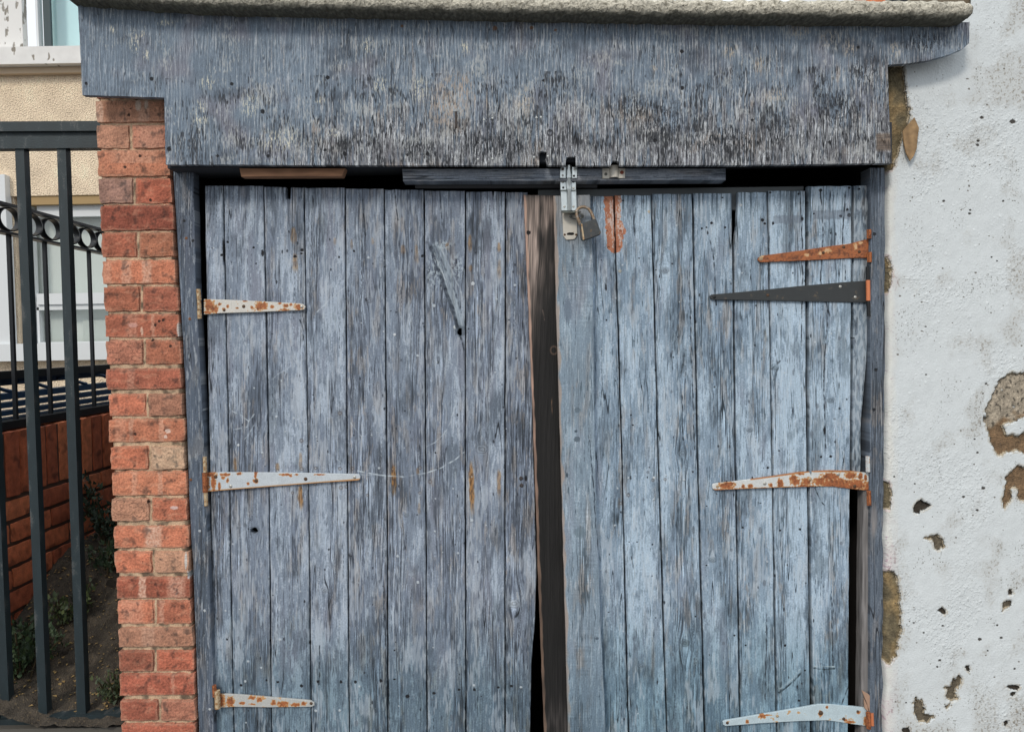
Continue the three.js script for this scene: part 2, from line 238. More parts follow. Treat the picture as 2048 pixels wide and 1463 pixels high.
// holes, nail heads
const dark = [22, 25, 30];
for (const [X, Y, r, ry] of [[482, 1370, 3.5], [533, 1360, 2.5], [556, 1363, 3.5], [603, 1371, 4], [636, 1363, 4], [682, 1363, 3.5], [711, 1363, 3.5], [762, 1361, 3.5, 5], [789, 1358, 3], [815, 1392, 5], [868, 1386, 4], [918, 1379, 3.5], [949, 1378, 3.5], [997, 1374, 3], [1023, 1372, 3.5], [455, 484, 3], [507, 495, 3], [444, 510, 4, 3], [447, 500, 2, 30], [525, 506, 3.5, 8], [590, 513, 4], [604, 500, 4], [603, 507, 3], [708, 502, 2.5], [678, 514, 2.5], [845, 512, 3.5], [1052, 957, 3, 8], [454, 1278, 2.5], [541, 1281, 3], [620, 1285, 3, 6], [789, 1300, 2], [1423, 446, 3.5], [1404, 457, 2.5], [1450, 455, 2.5], [1445, 395, 2], [1525, 440, 4, 5], [1530, 447, 3], [1605, 438, 3, 5], [1546, 447, 3], [1680, 433, 3.5], [1697, 431, 4.5], [1693, 420, 3], [1627, 428, 2.5], [1640, 381, 4], [1697, 376, 3], [1718, 378, 3], [1540, 385, 3], [1597, 388, 2.5], [1413, 455, 2], [1216, 402, 2.5], [1217, 438, 2.5], [1236, 438, 2.5], [1214, 462, 2], [1241, 462, 2.5], [1217, 495, 3], [1239, 494, 2.5], [1212, 400, 2.5, 4], [1246, 401, 2.5], [1213, 640, 2], [1238, 735, 1.8], [1413, 1130, 2], [1475, 600, 2.5], [1391, 1232, 2], [1660, 912, 3.5], [1641, 913, 3], [1505, 955, 2.5], [1536, 935, 3], [1606, 945, 3], [1610, 960, 2.5], [1560, 1060, 2.5], [1600, 1058, 3], [1486, 1055, 2.5], [1570, 1290, 3], [1469, 1270, 2.5], [1492, 1290, 2.5], [1610, 1340, 2.5], [1598, 1400, 3], [871, 905, 2], [1105, 625, 2.5], [1148, 535, 2], [1212, 575, 2, 8], [1262, 830, 2], [1266, 850, 2.5], [1648, 860, 3, 10]])
  door.dot(X, Y, r * 0.8, dark, -0.003, 0.95, (ry ?? r) * (0.75 + 0.4 * N(X, Y * 0.37)));
for (const [X, Y, r, c] of [[946, 567, 4, [200, 208, 214]], [868, 611, 3.5], [1030, 570, 2.8], [993, 598, 2.5], [789, 669, 3, [210, 216, 220]], [835, 711, 2.8], [911, 654, 4.5, [205, 212, 214]], [476, 890, 2.8, [210, 216, 220]], [553, 833, 2.5], [737, 515, 2.8], [490, 1362, 2.8], [496, 1322, 2.6], [522, 1335, 2.4], [560, 1278, 3], [719, 1372, 2.4], [631, 1421, 3], [679, 1420, 2.8], [948, 1369, 2.8], [1042, 1374, 2.8], [795, 1112, 3], [836, 1164, 3.2], [944, 1040, 3.5], [758, 936, 2.5], [870, 1062, 2.2], [916, 1106, 2.6], [524, 905, 2.5], [1482, 410, 3, [190, 196, 200]], [1308, 955, 3, [200, 206, 210]], [1332, 950, 2], [1240, 542, 3.5, [160, 160, 150]], [1245, 530, 2], [1298, 423, 3, [190, 180, 160]], [1257, 955, 2.4], [1308, 998, 2], [1368, 959, 2.5], [1230, 1050, 2.5], [1600, 958, 2], [1460, 560, 2]])
  door.dot(X, Y, r, c ?? [186, 196, 204], 0.0012, 0.9);
for (const [X, Y, r] of [[603, 938, 4], [680, 826, 4], [603, 881, 4], [631, 936, 3.5], [680, 937, 3.5], [705, 937, 3.5], [555, 941, 3.5], [785, 938, 4], [840, 935, 3.5], [860, 963, 4], [840, 985, 3], [735, 990, 3], [1257, 990, 3.5], [1241, 1006, 3.5], [1330, 958, 3], [1306, 960, 3], [630, 968, 3.5], [682, 975, 4], [693, 973, 3.5], [585, 985, 3]])
  door.stamp(X, Y, r * 2, r * 2, (dx, dy) => { const d = Math.hypot(dx, dy) / r; const m = sst(0.3, 0.6, d) * (1 - sst(0.9, 1.4, d)); return m > 0.02 ? [m * 0.4, 90, 80, 76, -0.0006 * m] : [d < 0.5 ? 0.5 : 0, 190, 186, 178, 0]; });
{ const r = rng(5); for (let i = 0; i < 420; i++) { const X = 415 + r() * 1300, Y = 400 + r() * 1080; if (X > 1040 && X < 1140) continue; const k = r(); if (k < 0.5) door.dot(X, Y, 0.8 + r() * 1.3, [40, 46, 54], -0.0012, 0.8, 1 + r() * 3); else if (k < 0.75) door.dot(X, Y, 1 + r() * 1.2, [188, 198, 205], 0.0005, 0.8); else door.dot(X, Y, 1.5 + r() * 2.5, [86, 94, 104], -0.0006, 0.5, 2 + r() * 8); } }
for (const [X, Y] of [[1042, 956], [1043, 970]]) door.dot(X, Y, 4.2, [62, 58, 58], 0.0025, 1);
// scratches
const pale = [186, 198, 208];
door.line([[690, 574], [660, 598], [633, 624]], 1.6, pale, 0.8);
door.line([[478, 655], [487, 680], [496, 700], [497, 735]], 1.6, pale, 0.7); door.line([[503, 652], [485, 682], [472, 712]], 1.5, pale, 0.6);
door.line([[600, 720], [560, 745], [535, 765]], 1.4, pale, 0.5);
door.line([[464, 822], [485, 832], [497, 842], [508, 828]], 1.7, pale, 0.8); door.line([[497, 842], [494, 854], [468, 858]], 1.6, pale, 0.7); door.line([[508, 850], [495, 870], [485, 882]], 1.6, pale, 0.8); door.line([[500, 805], [498, 840]], 1.3, pale, 0.6);
door.line([[715, 941], [740, 946], [770, 951], [806, 953], [850, 946], [880, 936], [905, 922], [930, 903]], 1.8, pale, 0.95); door.line([[722, 948], [790, 952]], 1.4, pale, 0.6);
door.line([[845, 897], [868, 885], [888, 868], [902, 842], [910, 812], [912, 790]], 1.6, pale, 0.8);
door.line([[690, 830], [705, 850], [722, 872]], 1.4, pale, 0.6); door.line([[655, 905], [690, 930]], 1.2, pale, 0.5); door.line([[866, 700], [905, 730], [925, 740]], 1.4, pale, 0.5);
// the long gouge where something was torn off
door.stamp(896, 575, 60, 100, (dx, dy, x, y) => {
  const t = (y - 488) / (660 - 488); if (t < -0.05 || t > 1.02) return null;
  const xl = mix(860, 914, Math.pow(clamp(t, 0, 1), 1.02)) , xr = mix(886, 930, Math.pow(clamp(t, 0, 1), 0.8)), n = 1.6 * N(x * 0.06, y * 0.05), u = (x - xl + n) / (xr - xl);
  if (u < -0.25 || u > 1.3) { return null; }
  const gr = N(u * 5 + 3, t * 2.2) + 0.6 * N(u * 14, t * 4), m = sst(-0.12, 0.02, u) * (1 - sst(0.75, 1.2, u + 0.25 * gr)) * sst(-0.04, 0.04, t), d = 1 - sst(0.1, 0.5, u + 0.18 * gr);
  return [m * (0.7 + 0.25 * d) * clamp(0.9 + 0.5 * gr, 0, 1), mix(152 + 26 * gr, 70, d), mix(167 + 26 * gr, 81, d), mix(178 + 26 * gr, 93, d), m * (-0.0012 * d + 0.0005 * gr)];
});
door.line([[862, 496], [869, 520], [880, 548], [892, 580], [905, 618], [914, 655]], 4, [62, 71, 84], 0.95, -0.0022); door.line([[870, 492], [882, 520], [898, 555], [912, 590], [922, 625]], 2.2, [78, 88, 102], 0.8, -0.0012); door.line([[866, 500], [878, 530], [890, 560]], 1.5, [190, 200, 208], 0.8, 0.0008); door.line([[884, 500], [905, 545], [922, 585], [929, 620]], 2, [178, 190, 200], 0.7, 0.0008);
door.line([[912, 640], [921, 672], [928, 700]], 2, [40, 48, 56], 0.9, -0.002); door.dot(921, 662, 13, [84, 94, 106], -0.001, 0.7, 12); door.dot(509, 1061, 12, [96, 106, 118], -0.0005, 0.6, 9);
for (const [X, Y, rx, ry] of [[868, 545, 20, 45], [915, 535, 18, 35], [885, 490, 25, 12]]) door.stamp(X, Y, rx * 1.4, ry * 1.4, (dx, dy, x, y) => { const d = Math.hypot(dx / rx, dy / ry), m = (1 - sst(0.4, 1.1, d)) * sst(-0.05, 0.2, N(x * 0.2, y * 0.12) + 0.5 * N(x * 0.5, y * 0.4)); return m > 0.02 ? [m * 0.7, 178, 192, 202, 0.0008 * m] : null; });
// old fitting's outline on the right door: bare pink primer with flaking white
{ const poly = [[1208, 388], [1226, 386], [1242, 388], [1241, 440], [1252, 458], [1245, 478], [1241, 500], [1226, 506], [1214, 497], [1211, 440]];
  door.stamp(1230, 446, 32, 72, (dx, dy, x, y) => { if (!inside(poly, x + 2.5 * N(x * 0.15, y * 0.15), y + 2.5 * N(x * 0.15 + 9, y * 0.15))) return null; const n = 0.5 + 0.5 * fbm(x * 0.09, y * 0.05, 3), w = 0.75 * sst(0.0, 0.35, 0.6 * N(x * 0.5, y * 0.22) + 0.5 * N(x * 0.16, y * 0.06) + 0.5 * (1 - Math.abs(y - 440) / 50) - Math.abs(Math.abs(dx - 2) - 7) * 0.05); return [0.94, mix(mix(150, 202, n), 212, w), mix(mix(88, 138, n), 202, w), mix(mix(64, 104, n), 198, w), -0.0006 + 0.0006 * w]; });
  door.line([[1228, 384], [1229, 505]], 1.6, [60, 40, 34], 0.95, -0.002); }
for (const [x0, y0, x1, y1, a] of [[1545, 431, 1605, 447, 0.6], [1626, 421, 1702, 439, 0.65], [1564, 487, 1585, 506, 0.35], [1226, 388, 1228, 389, 0]])
  door.stamp((x0 + x1) / 2, (y0 + y1) / 2, (x1 - x0) / 2 + 4, (y1 - y0) / 2 + 4, (dx, dy, x, y) => { const n = 2 * N(x * 0.1, y * 0.1), m = a * sst(-1, 1.5, x - x0 + n) * sst(-1, 1.5, x1 - x + n) * sst(-1, 1.5, y - y0 + n) * sst(-1, 1.5, y1 - y + n) * (0.8 + 0.4 * N(x * 0.4, y * 0.03)); return [m, 104, 114, 128, -0.0006 * m]; });
for (const q of [[[1372, 700], [1366, 730], [1360, 762]], [[1368, 712], [1362, 745]], [[1550, 700], [1556, 735], [1548, 760]], [[1560, 722], [1544, 738]]]) door.line(q, 2.2, [70, 82, 92], 0.8, -0.001);
door.line([[1558, 1384], [1572, 1374], [1590, 1360], [1602, 1344]], 2.2, [40, 54, 62], 0.95, -0.002); door.line([[1560, 1376], [1585, 1358], [1600, 1338]], 2, [170, 186, 194], 0.7, 0.0008);
door.line([[1627, 1334], [1648, 1337], [1668, 1335]], 2, [44, 60, 66], 0.9, -0.002); door.line([[1627, 1330], [1668, 1331]], 1.5, [180, 194, 198], 0.8, 0.0006);
for (const q of [[[1640, 380], [1645, 470], [1640, 560], [1660, 640]], [[1690, 385], [1683, 470], [1690, 560]], [[1654, 620], [1646, 760], [1650, 900]], [[1420, 480], [1428, 520], [1432, 610]], [[1628, 975], [1640, 1000], [1648, 1010]], [[1472, 430], [1465, 492]], [[1365, 790], [1366, 880]], [[1600, 380], [1606, 520], [1603, 690]], [[1270, 380], [1268, 470]], [[1700, 1360], [1668, 1440]], [[1662, 1180], [1664, 1330]], [[1535, 1225], [1530, 1400]], [[880, 380], [884, 450]], [[770, 1180], [772, 1440]], [[640, 1290], [637, 1370]], [[600, 640], [606, 660], [607, 680]], [[790, 380], [795, 440]], [[726, 400], [730, 470]], [[1380, 560], [1388, 900]]]) door.line(q, 1.5, [34, 42, 50], 0.9, -0.0016);
const doorMat = door.material();

// ---------------------------------------------------------------- the fascia above the doors: plywood with flaking paint
const fascia = new Sheet(148, 5, 1946, 336, 0.10, 2048, 512);
fascia.fill((X, Y, c) => {
  const low = sst(150, 330, Y + 40 * fbm(X * 0.008, Y * 0.01, 3)), rightward = sst(330, 820, X + 60 * fbm(X * 0.01 + 4, Y * 0.01, 2));
  const bad = clamp(0.2 + 0.62 * low * rightward + 0.2 * rightward + 0.35 * fbm(X * 0.009 + 7, Y * 0.012 + 3, 3) + 0.12 * low + 0.3 * sst(1640, 1790, X) * sst(100, 60, Math.abs(Y - 200)), 0, 1);
  const n1 = N(X * 0.13 + 0.35 * N(X * 0.02, Y * 0.02), Y * 0.0105 + 3), n2 = N(X * 0.29 + 8, Y * 0.017), n3 = 0.65 * N(X * 0.6 + 2, Y * 0.026) + 0.6 * N(X * 0.5 + 30, Y * 0.11), d = N(X * 0.9, Y * 0.4 + 5), br = fbm(X * 0.006 + 1, Y * 0.009, 3), q = 0.34 + 1.0 * bad;
  const mv = sst(0, 0.5, fbm(X * 0.012 + 3, Y * 0.012 + 8, 2)), pt = sst(-0.1, 0.5, 0.7 * n2 + 0.5 * n3 + 0.3 * br);
  const st = 0.35 + 0.9 * bad, base = 1.0 + 0.12 * br + 0.26 * n3 * st + 0.1 * d + 0.16 * n2 * st;
  let r = mix(114, 122, mv) * base, g = mix(129, 126, mv) * base, bl = mix(145, 139, mv) * base;
  const lt = pt * (0.14 + 0.6 * bad); r = mix(r, 168, lt); g = mix(g, 177, lt); bl = mix(bl, 186, lt);
  // where the paint has gone: silvery to brown veneer
  const bare = sst(0.0, 0.35, bad * 1.25 - 0.78 + 0.5 * n1 + 0.45 * n2 + 0.3 * n3), brown = sst(0.1, 0.6, fbm(X * 0.009 + 50, Y * 0.016 + 2, 3) + 0.35 * Math.exp(-((X - 900) ** 2) / 6000 - ((Y - 205) ** 2) / 5000));
  const wv = 1 + 0.28 * n3 + 0.14 * d; r = mix(r, mix(116, 150, brown) * wv, bare * 0.85); g = mix(g, mix(116, 138, brown) * wv, bare * 0.85); bl = mix(bl, mix(120, 128, brown) * wv, bare * 0.85);
  // curled lips of paint beside the checks, then the checks themselves
  const litLip = sst(0.05, 0.12, n1) * (1 - sst(0.16, 0.34, n1)) * sst(-0.3, 0.2, n2) * q, ch = sst(0.38, 0.62, n2 * 0.7 + n3 * 0.6 + 0.25 * d + 0.35 * bad - 0.12);
  const l2 = clamp(litLip * 0.8 + ch * 0.75 * q, 0, 0.92); r = mix(r, 196, l2); g = mix(g, 202, l2); bl = mix(bl, 208, l2);
  const ck = (0.35 + 0.8 * bad) * Math.max(sst(0.62, 0.95, 1 - Math.abs(n1) * 4.2) * sst(-0.25, 0.25, N(X * 0.05 + 4, Y * 0.022)), 0.8 * sst(0.55, 0.95, 1 - Math.abs(n2 + 0.1) * 3.6) * sst(-0.1, 0.4, N(X * 0.09, Y * 0.03 + 9))) * clamp(q, 0, 1);
  r = mix(r, 26, ck * 0.92); g = mix(g, 29, ck * 0.92); bl = mix(bl, 34, ck * 0.92);
  const mould = sst(0.15, 0.6, fbm(X * 0.011 + 12, Y * 0.014 + 40, 3) + 0.2 * sst(1500, 1750, X) - 0.02) * 0.24; r *= 1 - mould; g *= 1 - mould; bl *= 1 - mould * 0.95;
  c[0] = r; c[1] = g; c[2] = bl; c[3] = 0.0016 * litLip + 0.0008 * (1 - bare) + 0.0006 * n2 + 0.0006 * n3 + 0.0009 * ch * q - 0.0026 * ck;
});
fascia.stamp(1050, 170, 900, 165, (dx, dy, x, y) => { const m = sst(0.34, 0.62, fbm(x * 0.016 + 70, y * 0.02 + 11, 3) + 0.55 * N(x * 0.3 + 11, y * 0.05) + 0.5 * N(x * 0.65, y * 0.13 + 3) + 0.12 * sst(330, 700, x) + 0.2 * sst(60, 210, y) - 0.16); return m > 0.02 ? [m * 0.62, 186, 190, 190, 0.0008 * m] : null; });
fascia.stamp(1100, 240, 800, 95, (dx, dy, x, y) => { const m = sst(0.3, 0.6, fbm(x * 0.014 + 20, y * 0.02 + 31, 3) + 0.6 * N(x * 0.26 + 40, y * 0.03) + 0.5 * N(x * 0.6 + 6, y * 0.1) + 0.1 * sst(180, 300, y) - 0.04); return m > 0.02 ? [m * 0.72, 40, 43, 48, -0.0012 * m] : null; });
const cluster = (X, Y, rx, ry, c, a, th = 0.12) => fascia.stamp(X, Y, rx * 1.3, ry * 1.3, (dx, dy, x, y) => { const m = a * (1 - sst(0.3, 1.1, Math.hypot(dx / rx, dy / ry))) * sst(th, th + 0.25, 0.8 * N(x * 0.34, y * 0.06) + 0.6 * N(x * 0.7 + 4, y * 0.16) + 0.3 * N(x * 0.9, y * 0.6)); return m > 0.02 ? [m, ...c, 0.0006 * m] : null; });
for (const q of [[268, 85, 14, 34], [285, 65, 9, 22], [226, 58, 9, 12], [292, 110, 8, 18], [330, 45, 24, 8], [415, 165, 22, 18], [500, 210, 26, 30], [400, 230, 22, 40], [640, 200, 16, 8], [560, 280, 60, 30], [665, 265, 22, 12], [735, 90, 16, 25], [930, 95, 12, 20], [840, 180, 24, 34], [760, 170, 20, 20]]) cluster(...q, [214, 212, 196], 0.95);
for (const q of [[905, 195, 50, 70], [880, 225, 40, 45], [930, 170, 20, 40]]) cluster(...q, [176, 162, 150], 0.7, -0.02);
for (const q of [[1050, 200, 24, 40], [1310, 135, 14, 8], [1520, 130, 16, 25], [1600, 60, 30, 20], [1460, 100, 20, 24], [1660, 75, 30, 20], [1700, 95, 20, 24], [1550, 190, 30, 20], [1280, 230, 20, 24], [1790, 100, 16, 26]]) cluster(...q, [190, 180, 166], 0.75, 0.02);
for (const q of [[1320, 240, 70, 60], [1260, 215, 40, 40], [1680, 220, 60, 50], [1450, 280, 120, 40], [1000, 290, 100, 35], [980, 240, 30, 20], [1730, 150, 40, 40], [840, 300, 70, 26], [1560, 260, 60, 40], [1640, 180, 20, 60], [1850, 85, 60, 26]]) cluster(...q, [38, 42, 48], 0.85, 0.06);
for (const [X, Y, r, c] of [[172, 167, 3], [338, 298, 4.5], [525, 223, 4.5], [435, 312, 3], [536, 312, 3.5], [650, 300, 3], [690, 308, 4], [655, 155, 4], [463, 168, 3.5], [303, 158, 4], [1364, 103, 4], [1365, 176, 4], [1310, 281, 4], [1087, 161, 2.5], [1717, 95, 3], [1100, 262, 3, [60, 64, 72]], [855, 308, 4], [815, 310, 3], [1505, 240, 3]]) fascia.dot(X, Y, r, c ?? [30, 33, 38], -0.002, 0.95);
for (const [X, Y] of [[690, 293], [1100, 266]]) fascia.stamp(X, Y, 12, 12, (dx, dy) => { const d = Math.hypot(dx, dy) / 6, m = sst(0.5, 0.8, d) * (1 - sst(0.9, 1.4, d)); return m > 0.02 ? [m * 0.8, 62, 64, 70, -0.001 * m] : null; });
for (const [X, Y, w] of [[990, 56, 5], [1063, 55, 4], [804, 52, 3], [1111, 60, 3]]) fascia.dot(X, Y, w, [110, 72, 48], 0, 0.7);
fascia.line([[975.5, 40], [975, 335]], 1.3, [46, 52, 60], 0.6, 0); fascia.stamp(912, 240, 4, 16, (dx, dy) => [0.8 * (1 - sst(0.5, 1, Math.abs(dx) / 3)), 48, 40, 36, -0.002]);
// rough sawn patch at the lower right corner
fascia.stamp(1770, 285, 20, 26, (dx, dy, x, y) => { const m = sst(-20, -14, dx) * sst(-22, -14, dy) * (1 - sst(12, 20, dy)), s = 0.5 + 0.5 * N(x * 0.02, y * 0.6); return [m * 0.8, mix(70, 150, s), mix(62, 130, s), mix(58, 112, s), -0.0015 * m + 0.0008 * s]; });
const fasciaMat = fascia.material({ roughness: 0.88 });

// ---------------------------------------------------------------- ground and the unseen body of the garage
const asphalt = swatch(256, 1.2, (x, y, c) => { const n = N(x * 0.12, y * 0.12) + 0.7 * N(x * 0.3, y * 0.3), v = 96 + 16 * n + 10 * fbm(x * 0.006, y * 0.006, 3); c[0] = v; c[1] = v * 0.99; c[2] = v * 0.97; c[3] = 0.0012 * n; });
{ const g = new THREE.PlaneGeometry(300, 300, 2, 2); g.rotateX(-Math.PI / 2); const u = g.attributes.uv; for (let i = 0; i < u.count; i++) u.setXY(i, u.getX(i) * 300, u.getY(i) * 300); struct('pavement', g, asphalt); }
const brickSide = plain(0.17, 0.16, 0.16, 0.95);
struct('garage_wall', box(-1.06, -0.96, 0, 2.2, -4.6, -0.06), brickSide);
struct('garage_wall', box(1.06, 1.3, 0, 2.2, -4.6, -0.06), brickSide);
struct('garage_wall', box(-1.06, 1.3, 0, 2.2, -4.75, -4.6), brickSide);
struct('garage_floor', box(-0.96, 1.06, 0.004, 0.02, -4.6, -0.05), plain(0.2, 0.2, 0.2, 0.95));
struct('roof', box(-1.06, 1.3, 2.2, 2.26, -4.8, -0.02), plain(0.3, 0.3, 0.3, 0.95));

// ---------------------------------------------------------------- the rendered wall on the right
const W1 = [235, 235, 230];
const patches = [
  { k: 'tan', p: [[1985, 790], [1998, 762], [2018, 747], [2050, 745], [2100, 770], [2120, 840], [2100, 920], [2060, 915], [2048, 905], [2030, 900], [2015, 905], [2000, 912], [1992, 900], [1985, 890], [1976, 860], [1975, 845], [1968, 842], [1968, 832], [1976, 835], [1972, 818], [1980, 800]], hole: [[2006, 850], [2020, 845], [2035, 842], [2048, 832], [2075, 840], [2070, 868], [2048, 866], [2032, 871], [2015, 868]] },
  { k: 'tan', p: [[2037, 930], [2055, 935], [2090, 960], [2080, 1010], [2050, 1002], [2042, 1002], [2035, 990], [2036, 975], [2026, 980], [2026, 1000], [2015, 1012], [2008, 1018], [2003, 1000], [2008, 985], [2015, 965], [2010, 955], [2020, 945]] },
  { k: 'dark', p: [[1829, 1024], [1829, 1012], [1835, 1003], [1843, 999], [1850, 1003], [1858, 1008], [1863, 1010], [1855, 1015], [1848, 1020], [1842, 1020], [1838, 1027]] },
  { k: 'grey', p: [[1848, 1078], [1860, 1071], [1876, 1069], [1886, 1080], [1893, 1092], [1880, 1101], [1870, 1097], [1869, 1083], [1862, 1079]] },
  { k: 'dark', p: [[1877, 1221], [1883, 1214], [1892, 1222], [1890, 1228]] }, { k: 'grey', p: [[2005, 1222], [2008, 1205], [2015, 1199], [2024, 1203], [2022, 1213], [2012, 1217]] }, { k: 'dark', p: [[2018, 1178], [2024, 1178], [2026, 1188], [2019, 1190]] },
  { k: 'grey', p: [[1903, 1372], [1904, 1357], [1914, 1358], [1918, 1348], [1926, 1356], [1923, 1370], [1914, 1378], [1914, 1388], [1920, 1397], [1905, 1402], [1893, 1397], [1897, 1385], [1889, 1372]] },
  { k: 'dark', p: [[1932, 1332], [1940, 1331], [1941, 1343], [1935, 1340]] }, { k: 'grey', p: [[1892, 1410], [1902, 1405], [1900, 1414], [1894, 1416]] },
  { k: 'grey', p: [[1826, 1402], [1831, 1406], [1833, 1391], [1838, 1406], [1843, 1397], [1851, 1408], [1849, 1428], [1868, 1428], [1870, 1436], [1855, 1446], [1838, 1443], [1830, 1424]] },
  { k: 'dark', p: [[2015, 1373], [2028, 1370], [2040, 1372], [2036, 1380], [2024, 1378]] }, { k: 'dark', p: [[2022, 1385], [2032, 1384], [2031, 1391], [2023, 1391]] }, { k: 'dark', p: [[2010, 1443], [2018, 1443], [2016, 1452], [2009, 1450]] }, { k: 'dark', p: [[1806, 1458], [1818, 1455], [1820, 1466], [1808, 1470]] },
  { k: 'olive', deep: 1, p: [[1762, 120], [1806, 130], [1812, 172], [1818, 205], [1822, 232], [1812, 262], [1800, 302], [1788, 335], [1762, 352]] }, { k: 'olive', p: [[1762, 505], [1780, 512], [1786, 530], [1783, 568], [1778, 586], [1762, 590]] }, { k: 'olive', p: [[1762, 960], [1779, 966], [1786, 990], [1782, 1018], [1762, 1026]] },
  { k: 'olive', p: [[1762, 1143], [1788, 1142], [1797, 1160], [1803, 1200], [1803, 1262], [1796, 1300], [1781, 1331], [1762, 1318]] },
];
for (const q of patches) { q.x0 = Math.min(...q.p.map((a) => a[0])) - 8; q.x1 = Math.max(...q.p.map((a) => a[0])) + 8; q.y0 = Math.min(...q.p.map((a) => a[1])) - 8; q.y1 = Math.max(...q.p.map((a) => a[1])) + 8; }
const lump = (X, Y) => { const rg = sst(-0.1, 0.35, fbm(X * 0.008 + 3, Y * 0.006, 2) + 0.35 * sst(520, 300, Y) * sst(150, 260, Y)); return 0.0022 * fbm(X * 0.009, Y * 0.009, 2) + 0.0003 * N(X * 0.06, Y * 0.05 + X * 0.02) + (0.1 + rg) * (0.0007 * fbm(X * 0.085 + 4, Y * 0.11 + X * 0.03, 3) + 0.0008 * sst(0.25, 0.6, N(X * 0.26 + 9, Y * 0.32)) + 0.0009 * sst(0.45, 0.7, N(X * 0.12 + 19, Y * 0.15))); };
function patchAt(X, Y) {
  let near = false; for (const q of patches) if (X > q.x0 && X < q.x1 && Y > q.y0 && Y < q.y1) near = true; if (!near) return null;
  const jx = 3.2 * N(X * 0.09, Y * 0.09) + 1.6 * N(X * 0.3, Y * 0.3), jy = 3.2 * N(X * 0.09 + 50, Y * 0.09) + 1.6 * N(X * 0.3 + 20, Y * 0.3);
  for (const q of patches) if (X > q.x0 && X < q.x1 && Y > q.y0 && Y < q.y1) { const f = q.k === 'dark' ? 0.4 : 1; if (inside(q.p, X + jx * f, Y + jy * f) && !(q.hole && inside(q.hole, X + jx, Y + jy))) return q; }
  return null;
}
const specks = []; { const r = rng(9); for (let i = 0; i < 320; i++) specks.push([1790 + r() * 300, 130 + r() * 1350, 0.6 + r() * r() * 2]); }
const wall = new Sheet(1755, -70, 2420, 1775, 0.04, 1024, 2048);
wall.fill((X, Y, c) => {
  const q = patchAt(X, Y), n = fbm(X * 0.06, Y * 0.06, 3), f = N(X * 0.5, Y * 0.5);
  const rimW = 2.6 + 1.8 * N(X * 0.07, Y * 0.07), offs = (w) => (patchAt(X + w, Y) ? 1 : 0) + (patchAt(X - w, Y) ? 1 : 0) + (patchAt(X, Y + w) ? 1 : 0) + (patchAt(X, Y - w) ? 1 : 0);
  if (q) {
    if (q.k !== 'dark' && rimW > 1.6 && offs(rimW) < 4) { const g = 1 + 0.2 * n + 0.12 * f; c[0] = 172 * g; c[1] = 160 * g; c[2] = 138 * g; c[3] = -0.0032 + 0.0009 * f; return; }
    let b;
    if (q.k === 'tan') { const up = 1 - sst(832, 850, Y + 14 * N(X * 0.05, Y * 0.05) + (X - 2010) * 0.35); b = [mix(118, 158, up), mix(96, 148, up), mix(72, 132, up)]; const sp = sst(0.3, 0.5, N(X * 0.14 + 3, Y * 0.14)); b = b.map((v) => v * (1 - 0.4 * sp * up)); }
    else if (q.k === 'dark') b = [58, 52, 44]; else if (q.k === 'grey') b = [96, 88, 74]; else { const t = sst(-0.2, 0.4, fbm(X * 0.03, Y * 0.02 + 5, 2)); b = [mix(104, 140, t), mix(95, 120, t), mix(74, 86, t)]; }
    const g = 1 + 0.3 * n + 0.16 * f + 0.12 * N(X * 0.22, Y * 0.22); c[0] = b[0] * g; c[1] = b[1] * g; c[2] = b[2] * g; c[3] = -0.007 + 0.0022 * n + 0.0009 * f + 0.0008 * N(X * 0.2, Y * 0.2) + 0.4 * lump(X, Y); return;
  }
  const L = lump(X, Y), g = 1 + 0.025 * n + 0.015 * f;
  let r = 209 * g, gg = 216 * g, b = 219 * g;
  // soot and grime: near old damp spots, in hollows, towards the foot
  const dirt = 0.36 * sst(0.12, 0.6, fbm(X * 0.012 + 60, Y * 0.011 + 9, 4) + 0.5 * Math.exp(-((X - 2035) ** 2 + (Y - 160) ** 2) / 3500) + 0.3 * Math.exp(-((X - 1960) ** 2 + (Y - 220) ** 2) / 8000) + 0.25 * Math.exp(-((X - 2000) ** 2 + (Y - 1120) ** 2) / 9000) + 0.14 * sst(1960, 2060, X)) + 0.4 * sst(1330, 1480, Y + 70 * fbm(X * 0.012, Y * 0.012, 3)) * sst(-0.35, 0.3, N(X * 0.02, Y * 0.02));
  const sm = sst(0.2, 0.6, N(X * 0.16, Y * 0.16) + 0.7 * N(X * 0.35, Y * 0.35)) * dirt; const dd = clamp(dirt * 0.45 + 1.3 * sm, 0, 0.85);
  r = mix(r, 136, dd); gg = mix(gg, 130, dd); b = mix(b, 120, dd);
  if (offs(5) > 0) { const m = 0.55 * sst(-0.3, 0.4, n + 0.5 * f); r = mix(r, 178, m); gg = mix(gg, 168, m); b = mix(b, 150, m); }
  const sp = sst(0.45, 0.8, N(X * 0.33 + 7, Y * 0.36) + 0.6 * N(X * 0.14, Y * 0.15 + 8)) * sst(0.12, 0.6, fbm(X * 0.014 + 30, Y * 0.013, 3) + 0.12); r *= 1 - 0.35 * sp; gg *= 1 - 0.36 * sp; b *= 1 - 0.38 * sp;
  const edgeHalo = 0.35 * (1 - sst(1776, 1800, X + 6 * N(X * 0.1, Y * 0.03))); b = mix(b, 200, edgeHalo); r = mix(r, 224, edgeHalo);  // bright warm halo down the left edge, its light put into the colour
  c[0] = r; c[1] = gg; c[2] = b; c[3] = L + 0.00022 * f + 0.00022 * N(X * 0.25, Y * 0.25);
});
